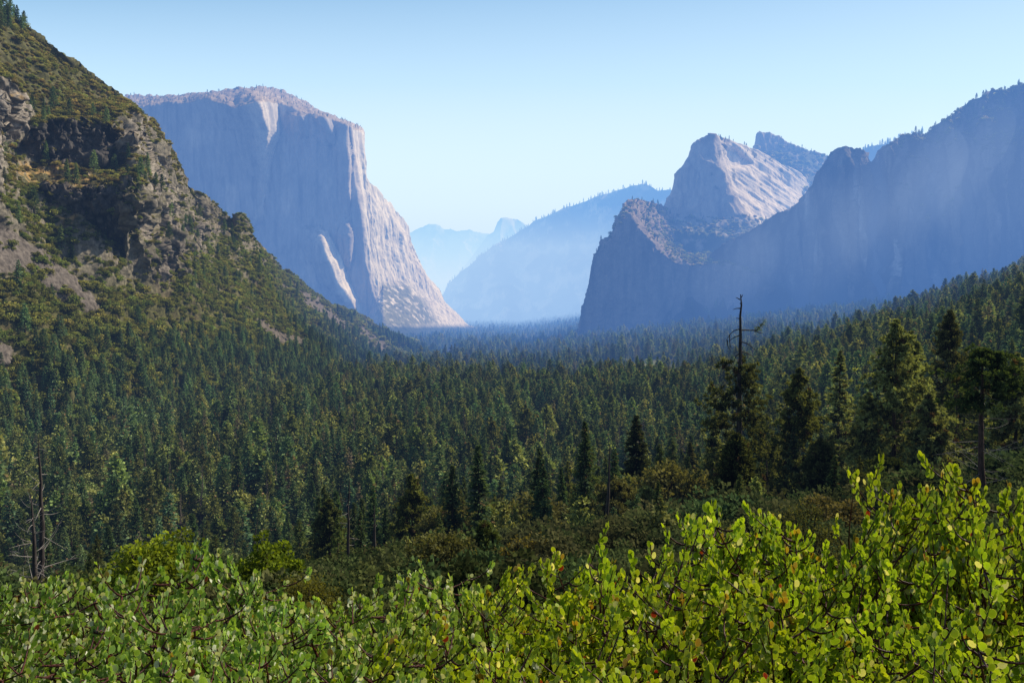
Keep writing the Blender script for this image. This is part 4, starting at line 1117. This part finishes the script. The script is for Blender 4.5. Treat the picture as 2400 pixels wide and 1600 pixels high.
hero('dark pine at the very right edge behind the pale branched pine', 2338, 815, 130, 'pine', px2m(66, 130), 716)
hero('dark pine standing between the largest pine and the pale branched pine', 2135, 905, 140, 'pine', px2m(56, 140), 717)
hero('shaded pine low between the thin fir and the pointed pine', 1885, 1010, 140, 'pine', px2m(58, 140), 718, sun=(0.10, 0.11, 0.04))
hero('dark fir left of the snag topped pine and half as tall', 1640, 960, 190, 'fir', px2m(50, 190), 719, name='fir_tree', cat='fir')
hero('small pine peeking over the bushes below the largest pine', 2040, 1060, 105, 'pine', px2m(70, 105), 720, sun=(0.05, 0.06, 0.022))
hero('thin young fir right of the pointed pine', 1778, 1000, 175, 'fir', px2m(42, 175), 721, name='fir_tree', cat='fir')

def branches(r, lst, mat, sides=5):
    for p, rd in lst:
        V, Fq = tube(p, rd, sides); obj('branch', mesh_from('branch', V, [Fq], mat, smooth=True), r)
def snag(label, x, ytop, d, r0, seed, nb, mat=M_dead, bmat=None, lean=0.0, name='dead_tree', **kw):
    loc, H = tall(x, ytop, d)
    loc = (loc[0] - lean * H, loc[1], loc[2])
    (tp, tr), br = bare_tree(seed, H, r0, nb, lean=lean, **kw)
    r = thing(name, label, 'dead tree', loc)
    V, Fq = tube(tp, tr, 8); obj('trunk', mesh_from('trunk', V, [Fq], mat, smooth=True), r)
    branches(r, [(p_, rd_ * (1.25 if bmat else 1)) for p_, rd_ in br[:95]], bmat or mat)
    return r, H, tp
snag('tall black dead trunk with a bare spire above the left edge bushes', 88, 1005, 95, 0.42, 801, 22, bmat=M_silver, t0=0.25, bl=4.0, curve=1.1)
snag('dead tree with many curling pale branches at the left edge', 72, 1135, 88, 0.36, 802, 46, bmat=M_silver, t0=0.08, bl=4.6, curve=1.2)
snag('thin black dead trunk rising behind the middle of the near bushes', 806, 1098, 110, 0.26, 803, 12, t0=0.2, bl=2.6, bmat=M_silver, lean=0.03)
snag('straight black burnt trunk right of the thin black snag', 862, 1160, 100, 0.30, 804, 8, t0=0.1, bl=1.8, bmat=M_silver)
snag('slightly leaning black dead trunk in front of the round bushy pine', 1404, 1018, 128, 0.40, 805, 14, t0=0.3, bl=2.4, lean=0.05)
snag('short leaning dead stem left of the yellow green leafy bushes', 590, 1184, 170, 0.28, 806, 5, t0=0.4, bl=2.0, lean=0.12)
snag('small bare dead stem standing before the valley trees left of the leafy bushes', 466, 1216, 150, 0.2, 807, 5, t0=0.4, bl=1.6)
snag('thin dark dead stem between the pointed pine and the snag topped pine', 1766, 1000, 150, 0.22, 808, 10, t0=0.3, bl=2.0)
snag('grey dead tree low behind the central bushes', 1262, 1235, 90, 0.16, 809, 14, t0=0.15, bl=1.6)

# pine with a dead bare top
loc, H = tall(1700, 676, 150)
kz = H / (1150 - 676)
r = thing('pine_tree', 'pine with a bare dead spire on top and green needles only on its lower half', 'pine', loc)
tt_ = np.linspace(0, 1, 24)
r_ = np.random.RandomState(5)
tp = np.stack([np.cumsum(r_.normal(0, 0.05, 24)), np.cumsum(r_.normal(0, 0.05, 24)), tt_ * H], -1); tp[:, :2] -= tp[-1, :2] * tt_[:, None]
tp[-2, 0] += 0.25; tp[-1, 0] += 0.1
V, Fq = tube(tp, 0.62 * (1 - tt_) ** 0.7 + 0.09, 10); obj('trunk', mesh_from('trunk', V, [Fq], M_dead, smooth=True), r)
m_ = lambda px_: px2m(px_, 150)
def zt(y_): return float(at(1700 * S, y_ * S, 150)[2]) - loc[2]
def limb(pts, r0, r1=0.02):
    pts = np.array(pts, float); n_ = len(pts); s = np.linspace(0, n_ - 1, 12)
    P_ = np.stack([np.interp(s, np.arange(n_), pts[:, k]) for k in range(3)], -1)
    for _ in range(2): P_[1:-1] = (P_[:-2] + 2 * P_[1:-1] + P_[2:]) / 4
    return P_, np.linspace(r0, r1, 12)
LB = [[(0, 0, zt(758)), (m_(20), 0.5, zt(758)), (m_(42), 0.8, zt(760)), (m_(52), 1.0, zt(748)), (m_(60), 1.1, zt(738))],
      [(m_(36), 0.7, zt(759)), (m_(46), 0.4, zt(764)), (m_(54), 0.2, zt(765))],
      [(0, 0, zt(756)), (-m_(14), -0.6, zt(758)), (-m_(26), -0.8, zt(768)), (-m_(34), -1, zt(782))],
      [(-m_(26), -0.8, zt(768)), (-m_(26), -1, zt(790)), (-m_(22), -1.2, zt(800))],
      [(-m_(32), -1, zt(780)), (-m_(30), -1, zt(796)), (-m_(24), -1, zt(804))],
      [(0, 0, zt(770)), (-m_(14), 0.4, zt(776)), (-m_(22), 0.5, zt(784))],
      [(0, 0, zt(784)), (m_(16), -0.5, zt(788)), (m_(30), -0.8, zt(800)), (m_(38), -0.9, zt(806))],
      [(0, 0, zt(806)), (m_(18), 0.5, zt(810)), (m_(36), 0.6, zt(820)), (m_(46), 0.6, zt(830))],
      [(0, 0, zt(812)), (-m_(10), -0.3, zt(818)), (-m_(14), -0.4, zt(834))],
      [(0, 0, zt(708)), (-m_(8), 0, zt(708)), (-m_(16), 0.1, zt(711))],
      [(0, 0, zt(732)), (-m_(9), 0, zt(730))], [(0, 0, zt(688)), (-m_(7), 0, zt(684)), (-m_(10), 0, zt(683))],
      [(0.05, 0, zt(684)), (m_(5), 0, zt(680)), (m_(6), 0, zt(676))], [(0, 0, zt(697)), (m_(6), 0.1, zt(696))]]
branches(r, [limb(p_, 0.16 if k < 1 else 0.12, 0.035) for k, p_ in enumerate(LB)], M_dead)
_, (V, Fq, C) = conifer(731, H, px2m(92, 150), 'pine', levels=30, per=6, tufts=6, quads=26, ql=0.78, qw=0.115, t0=0.03, top=0.70, sun=(0.13, 0.145, 0.05), dark=(0.008, 0.014, 0.008), gap=0.25, wood=True)
obj('crown', mesh_from('crown', V, [Fq], M_hero, C), r)
q2 = np.repeat(np.array([[m_(46), 0.9, zt(756)], [m_(52), 1.0, zt(749)], [m_(58), 1.1, zt(740)], [m_(40), 0.8, zt(759)]]), 40, axis=0) + np.random.RandomState(3).normal(0, 0.28, (160, 3))
V, Fq = sprays(q2, unit(np.random.RandomState(4).normal(size=(160, 3))) + np.array((0.5, 0, 0.5)), 0.5, 0.05, np.random.RandomState(6))
obj('needle_tuft', mesh_from('needle_tuft', V, [Fq], M_hero, np.tile((0.13, 0.15, 0.045), (len(V), 1))), r)

# pine with pale bare branches
loc, H = tall(2268, 812, 85)
r = thing('pine_tree', 'pine with long bare pale branches and a dark green top near the right edge', 'pine', loc)
_, (V, Fq, C) = conifer(741, H, px2m(92, 85), 'pine', levels=16, per=6, tufts=7, quads=24, ql=0.55, qw=0.07, t0=0.72, sun=(0.075, 0.10, 0.03), dark=(0.015, 0.026, 0.012), gap=0.1)
obj('crown', mesh_from('crown', V, [Fq], M_hero, C), r)
(tp, tr), br = bare_tree(742, H, 0.36, 34, t0=0.2, bl=px2m(120, 85), curve=0.35, taper=0.6)
V, Fq = tube(tp, tr, 9); obj('trunk', mesh_from('trunk', V, [Fq], bark_mat('reddish_bark', (0.05, 0.028, 0.02), (0.14, 0.085, 0.06), 8), smooth=True), r)
branches(r, [(p_, rd * 0.8) for p_, rd in br if p_[0][2] < 0.8 * H][:90], M_silver)

# leafy broadleaf bushes just below the viewpoint
def shrub(name, label, cat, x, ytop, d, wpx, seed, sun, dark, ll, lw, clumps=70, leaves=60, mat=M_leaf, hfrac=0.8):
    loc, H = tall(x, ytop, d); rx = px2m(wpx, d) / 2
    b = bushy(seed, rx * 0.9, H * 0.45, H * 0.5, clumps, leaves, ll, lw, rx * 0.26, sun=sun, dark=dark)
    rr_ = tree_proto(name, label, cat, b, (M_bark, mat)); rr_.location = loc
    return rr_
shrub('maple_tree', 'bright yellow green leafy maple on the left behind the grey green bushes', 'maple', 365, 1220, 24, 250, 901, (0.20, 0.26, 0.03), (0.05, 0.07, 0.012), 0.13, 0.06, 90, 60)
shrub('maple_tree', 'smaller bright yellow green leafy maple left of the bare snags', 'maple', 612, 1228, 26, 170, 902, (0.20, 0.26, 0.03), (0.05, 0.07, 0.012), 0.13, 0.06, 60, 60)
shrub('shrub', 'dry olive brown shrub in the gap between the grey green bushes', 'shrub', 705, 1300, 14, 190, 903, (0.13, 0.12, 0.035), (0.035, 0.032, 0.012), 0.05, 0.016, 90, 70)
shrub('oak_tree', 'broad brownish oak behind the centre of the near bushes', 'oak', 1215, 1250, 62, 190, 904, (0.13, 0.115, 0.04), (0.03, 0.03, 0.014), 0.26, 0.1, 80, 60)
shrub('oak_tree', 'low dark oak right of the broad brownish oak', 'oak', 1330, 1290, 55, 150, 905, (0.09, 0.095, 0.035), (0.025, 0.028, 0.012), 0.24, 0.09, 60, 60)
shrub('shrub', 'grey green shrub in the hollow right of the middle bushes', 'shrub', 2010, 1195, 16, 130, 906, (0.11, 0.12, 0.05), (0.03, 0.034, 0.015), 0.06, 0.018, 70, 60)
shrub('shrub', 'dark shrub with white seed heads behind the middle bushes', 'shrub', 1850, 1130, 30, 190, 907, (0.10, 0.10, 0.05), (0.02, 0.024, 0.012), 0.09, 0.03, 70, 60)
# ------------------------------------------------------------------ the manzanita bushes in front
def rim_leaf_mat(name, tl, tcol):
    m = leaf_mat(name, translucency=tl, gloss=0.03, rough=0.45, rnd=0.12, hue=0.012, tcol=tcol)
    return m
M_mz = [rim_leaf_mat('manzanita_leaf_grey', 0.34, (1.6, 1.55, 0.6)), rim_leaf_mat('manzanita_leaf_green', 0.42, (1.7, 1.5, 0.32))]
M_stem = bark_mat('red_manzanita_bark', (0.035, 0.012, 0.009), (0.11, 0.034, 0.022), 30, rough=0.5)
NS = 9
_th = np.linspace(0, 2 * math.pi, NS, endpoint=False)
def leaf_shape():
    """oval blade along +x from 0 to 1, unit width, slightly cupped; centre, inner ring, rim"""
    ox = 0.5 - 0.5 * np.cos(_th); oy = 0.40 * np.sin(_th) * (1 + 0.12 * np.cos(_th))
    rim = np.stack([ox, oy, 0.55 * oy * oy + 0.05 * (ox - 0.5) ** 2], -1)
    ce = np.array([0.5, 0, 0.0])
    inn = ce + (rim - ce) * 0.88
    V = np.concatenate([[ce], inn, rim])
    t1 = np.array([(0, 1 + k, 1 + (k + 1) % NS) for k in range(NS)])
    q1 = np.array([(1 + k, 1 + NS + k, 1 + NS + (k + 1) % NS, 1 + (k + 1) % NS) for k in range(NS)])
    return V, t1, q1
LV, LT, LQ = leaf_shape()
def manzanita(seed, tone, tips=380, rad=0.72, hgt=1.12, yellow=0.05):
    rng = np.random.RandomState(seed)
    nodes, lst = [], []
    for b in range(7):
        a = b * 0.9 + rng.uniform(-0.3, 0.3); out = rng.uniform(0.25, 0.62); top = rng.uniform(0.5, 0.8) * hgt
        s = np.linspace(0, 1, 7)
        p = np.stack([math.cos(a) * out * s ** 0.9, math.sin(a) * out * s ** 0.9, top * s], -1) + np.cumsum(rng.normal(0, 0.022, (7, 3)), 0)
        lst.append((p, np.linspace(0.013, 0.005, 7))); nodes.extend(p[2:])
    nodes = np.array(nodes)
    LP, LA, LN, LS, LCc = [], [], [], [], []
    sunc = np.array([(0.210, 0.325, 0.060), (0.215, 0.315, 0.022)][tone])
    cen = unit(np.abs(rng.normal(size=(34, 3))) * np.where(rng.uniform(size=(34, 3)) < 0.5, -1, 1) * np.array((1, 1, 0)) + np.array((0, 0, 1)) * np.abs(rng.normal(size=(34, 1))))
    cf = rng.uniform(0.62, 1.06, 34)
    for k in range(tips):
        j = rng.randint(34)
        u = unit(cen[j] + rng.normal(0, 0.14, 3)); u[2] = abs(u[2])
        f = cf[j] * rng.uniform(0.86, 1.06)
        if rng.uniform() < 0.14: u = unit(np.abs(rng.normal(size=3)) * np.array((rng.choice([-1, 1]), rng.choice([-1, 1]), 1))); f = rng.uniform(0.5, 1.0)
        lump = 1 + 0.16 * math.sin(5 * math.atan2(u[1], u[0]) + seed) * (1 - u[2])
        tip = np.array((u[0] * rad * lump, u[1] * rad * lump, 0.28 * hgt + u[2] * 0.72 * hgt)) * np.array((f, f, 0.55 + 0.45 * f))
        tip[2] += rng.uniform(0, 0.10)
        if rng.uniform() < 0.06: tip[2] += rng.uniform(0.04, 0.12)
        dd = np.linalg.norm(nodes - tip, axis=1) + 0.8 * np.clip(nodes[:, 2] - tip[2] + 0.08, 0, None)
        nb = nodes[np.argmin(dd)]
        s = np.linspace(0, 1, 6)[:, None]
        mid = (nb + tip) / 2 + np.array((u[0] * 0.05, u[1] * 0.05, -0.04))
        p = (1 - s) ** 2 * nb + 2 * s * (1 - s) * mid + s * s * tip
        lst.append((p, np.linspace(0.0042, 0.0018, 6)))
        if k % 2 == 0: nodes = np.concatenate([nodes, p[2:5]])
        ax = unit(p[-1] - p[-2] + np.array((0, 0, 0.02)))
        nl = rng.randint(9, 16); L0 = rng.uniform(0.07, 0.15)
        red = rng.uniform() < yellow
        e1 = unit(np.cross(ax, np.array((0.3, 0.2, 0.9)))); e2 = np.cross(ax, e1)
        tv = np.clip(rng.normal(1, 0.14), 0.7, 1.35)
        big = rng.uniform(0.82, 1.12)
        for q in range(nl):
            w_ = q / nl; an = q * 2.4 + rng.uniform(-0.4, 0.4)
            rd = e1 * math.cos(an) + e2 * math.sin(an)
            pos = tip - ax * L0 * (1 - w_) * 0.95 if True else tip
            dirl = unit(ax * (0.55 + 0.5 * w_) + rd * (1.0 - 0.5 * w_) + np.array((0, 0, 0.62)) + rng.normal(0, 0.12, 3))
            ph = rng.uniform(0, 6.28); nrm = unit(np.array((math.cos(ph), math.sin(ph), rng.normal(0, 0.22))))
            LP.append(pos + dirl * 0.006); LA.append(dirl); LN.append(nrm)
            LS.append(rng.uniform(0.020, 0.032) * big * (1 - 0.35 * max(0, w_ - 0.75) / 0.25))
            c = sunc * tv * rng.uniform(0.8, 1.22)
            if w_ > 0.8: c = c * np.array((1.35, 1.22, 0.8))
            if red and w_ > 0.7: c = np.array((0.30, 0.20, 0.03)) * rng.uniform(0.7, 1.2)
            if rng.uniform() < 0.006: c = np.array((0.22, 0.03, 0.02))
            if rng.uniform() < (0.20 if tone == 0 else 0.05): c = np.array((0.62, 0.63, 0.42)) * rng.uniform(0.7, 1.15)  # sun reflecting off some blades painted in as pale leaf colour
            LCc.append(c)
    LP, LA, LN, LS, LCc = map(np.array, (LP, LA, LN, LS, LCc))
    LB = unit(np.cross(LN, LA)); LN = np.cross(LA, LB)
    cup = rng.uniform(-0.3, 1.6, len(LP))[:, None, None]; wid = rng.uniform(0.85, 1.12, len(LP))[:, None, None]
    V = LP[:, None] + LS[:, None, None] * (LV[None, :, :1] * LA[:, None] + LV[None, :, 1:2] * wid * LB[:, None] + LV[None, :, 2:3] * cup * LN[:, None])
    n, m = V.shape[:2]
    off = (np.arange(n) * m)[:, None, None]
    C = np.repeat(LCc[:, None], m, axis=1)
    C[:, 1 + NS:] = C[:, 1 + NS:] * 0.5 + np.array((0.42, 0.46, 0.15)) * 0.85  # backlit edge glow painted into the rim colour
    C[:, 0] *= 0.9
    fol = mesh_from('foliage', V.reshape(-1, 3), [(LT[None] + off).reshape(-1, 3), (LQ[None] + off).reshape(-1, 4)], M_mz[tone], C.reshape(-1, 3), True)
    V, Fq = tubes(lst, 5)
    return mesh_from('stems', V, [Fq], M_stem, smooth=True), fol
MZ = [[manzanita(1000 + 10 * t_ + k, t_, yellow=0.03 if t_ == 0 else 0.09) for k in range(3)] for t_ in range(2)]
GM = 'manzanita bushes in front of the viewpoint'
def mz(label, x, ytop, d, tone, k, rz, wide=1.0):
    top = at(x * S, (ytop + (20 if x > 1350 else (-14 if x % 40 else 8))) * S, d)
    gz = float(height(np.array([top[0]]), np.array([d]))[0])
    H = float(top[2]) - gz
    r = thing('manzanita_shrub', label, 'manzanita', (float(top[0]), d, gz), rz, GM)
    s = H / 1.16
    r.scale = (max(0.85, min(1.25, s)) * wide,) * 2 + (s,)
    st, fo = MZ[tone][k % 3]
    obj('stems', st, r); obj('foliage', fo, r)
    return r
ROWS = [
 (-330, 1335, 4.0, 0, 'grey green manzanita standing beyond the left end of the row'),
 (-420, 1440, 3.0, 0, 'low grey green manzanita beyond the lower left corner'),
 # x, ytop, d, tone, label
 (-60, 1330, 4.3, 0, 'grey green manzanita cut off by the left edge, back of the row'),
 (120, 1310, 4.4, 0, 'grey green manzanita just right of the left edge below the curling pale snag'),
 (300, 1252, 4.2, 0, 'tallest grey green manzanita on the left, in front of the larger maple'),
 (520, 1300, 4.2, 0, 'grey green manzanita with red stems in front of the smaller maple'),
 (650, 1395, 3.6, 0, 'low grey green manzanita below the dry olive brown shrub'),
 (800, 1310, 3.9, 0, 'manzanita at the foot of the straight black burnt trunk'),
 (960, 1285, 4.2, 0, 'green manzanita in front of the bright tufted pine'),
 (1110, 1350, 4.1, 0, 'manzanita in front of the young dark pine with drooping tufts'),
 (1260, 1385, 3.6, 1, 'low manzanita in the dip right of the young dark pine'),
 (1400, 1255, 4.0, 1, 'bright green manzanita at the foot of the leaning black snag'),
 (1600, 1135, 3.9, 1, 'tall bright green manzanita in front of the young bushy pine'),
 (1745, 1155, 4.3, 1, 'bright green manzanita below the slim pointed pine'),
 (1880, 1160, 4.5, 1, 'bright green manzanita right of the pointed pine beside the hollow'),
 (2010, 1265, 3.9, 1, 'yellow tipped manzanita in the hollow before the dark pines'),
 (2140, 1045, 4.6, 1, 'highest bright green manzanita, its sprig reaching up before the largest pine'),
 (2270, 1100, 4.3, 1, 'bright green manzanita below the pale branched pine'),
 (2400, 1040, 4.2, 1, 'tall manzanita cut off by the right edge'),
 (30, 1430, 3.1, 0, 'grey green manzanita in the lower left corner, second row'),
 (330, 1400, 3.2, 0, 'pale leaved manzanita in the second row below the tallest left bush'),
 (600, 1460, 2.9, 0, 'manzanita in the second row below the dry olive brown shrub'),
 (880, 1410, 3.1, 0, 'manzanita in the second row below the burnt trunk'),
 (1150, 1450, 3.0, 1, 'manzanita in the second row below the dip in the bushes'),
 (1420, 1350, 3.1, 1, 'bright manzanita in the second row below the leaning black snag'),
 (1680, 1290, 3.2, 1, 'bright manzanita in the second row below the snag topped pine'),
 (1950, 1340, 3.1, 1, 'manzanita with orange stems in the second row below the hollow'),
 (2220, 1240, 3.3, 1, 'bright manzanita in the second row near the right edge'),
 (150, 1530, 2.4, 0, 'nearest grey green manzanita at the bottom left'),
 (560, 1560, 2.3, 0, 'nearest grey green manzanita at the bottom, left of the middle'),
 (960, 1540, 2.3, 0, 'nearest manzanita at the bottom middle with large round leaves'),
 (1380, 1490, 2.4, 1, 'nearest bright manzanita at the bottom, right of the middle'),
 (1780, 1450, 2.4, 1, 'nearest bright manzanita at the bottom below the orange stemmed bush'),
 (2200, 1420, 2.5, 1, 'nearest manzanita in the bottom right corner'),
]
for k, (x_, y_, d_, tone_, lab) in enumerate(ROWS):
    mz(lab, x_, y_, d_, tone_, k, k * 2.1)
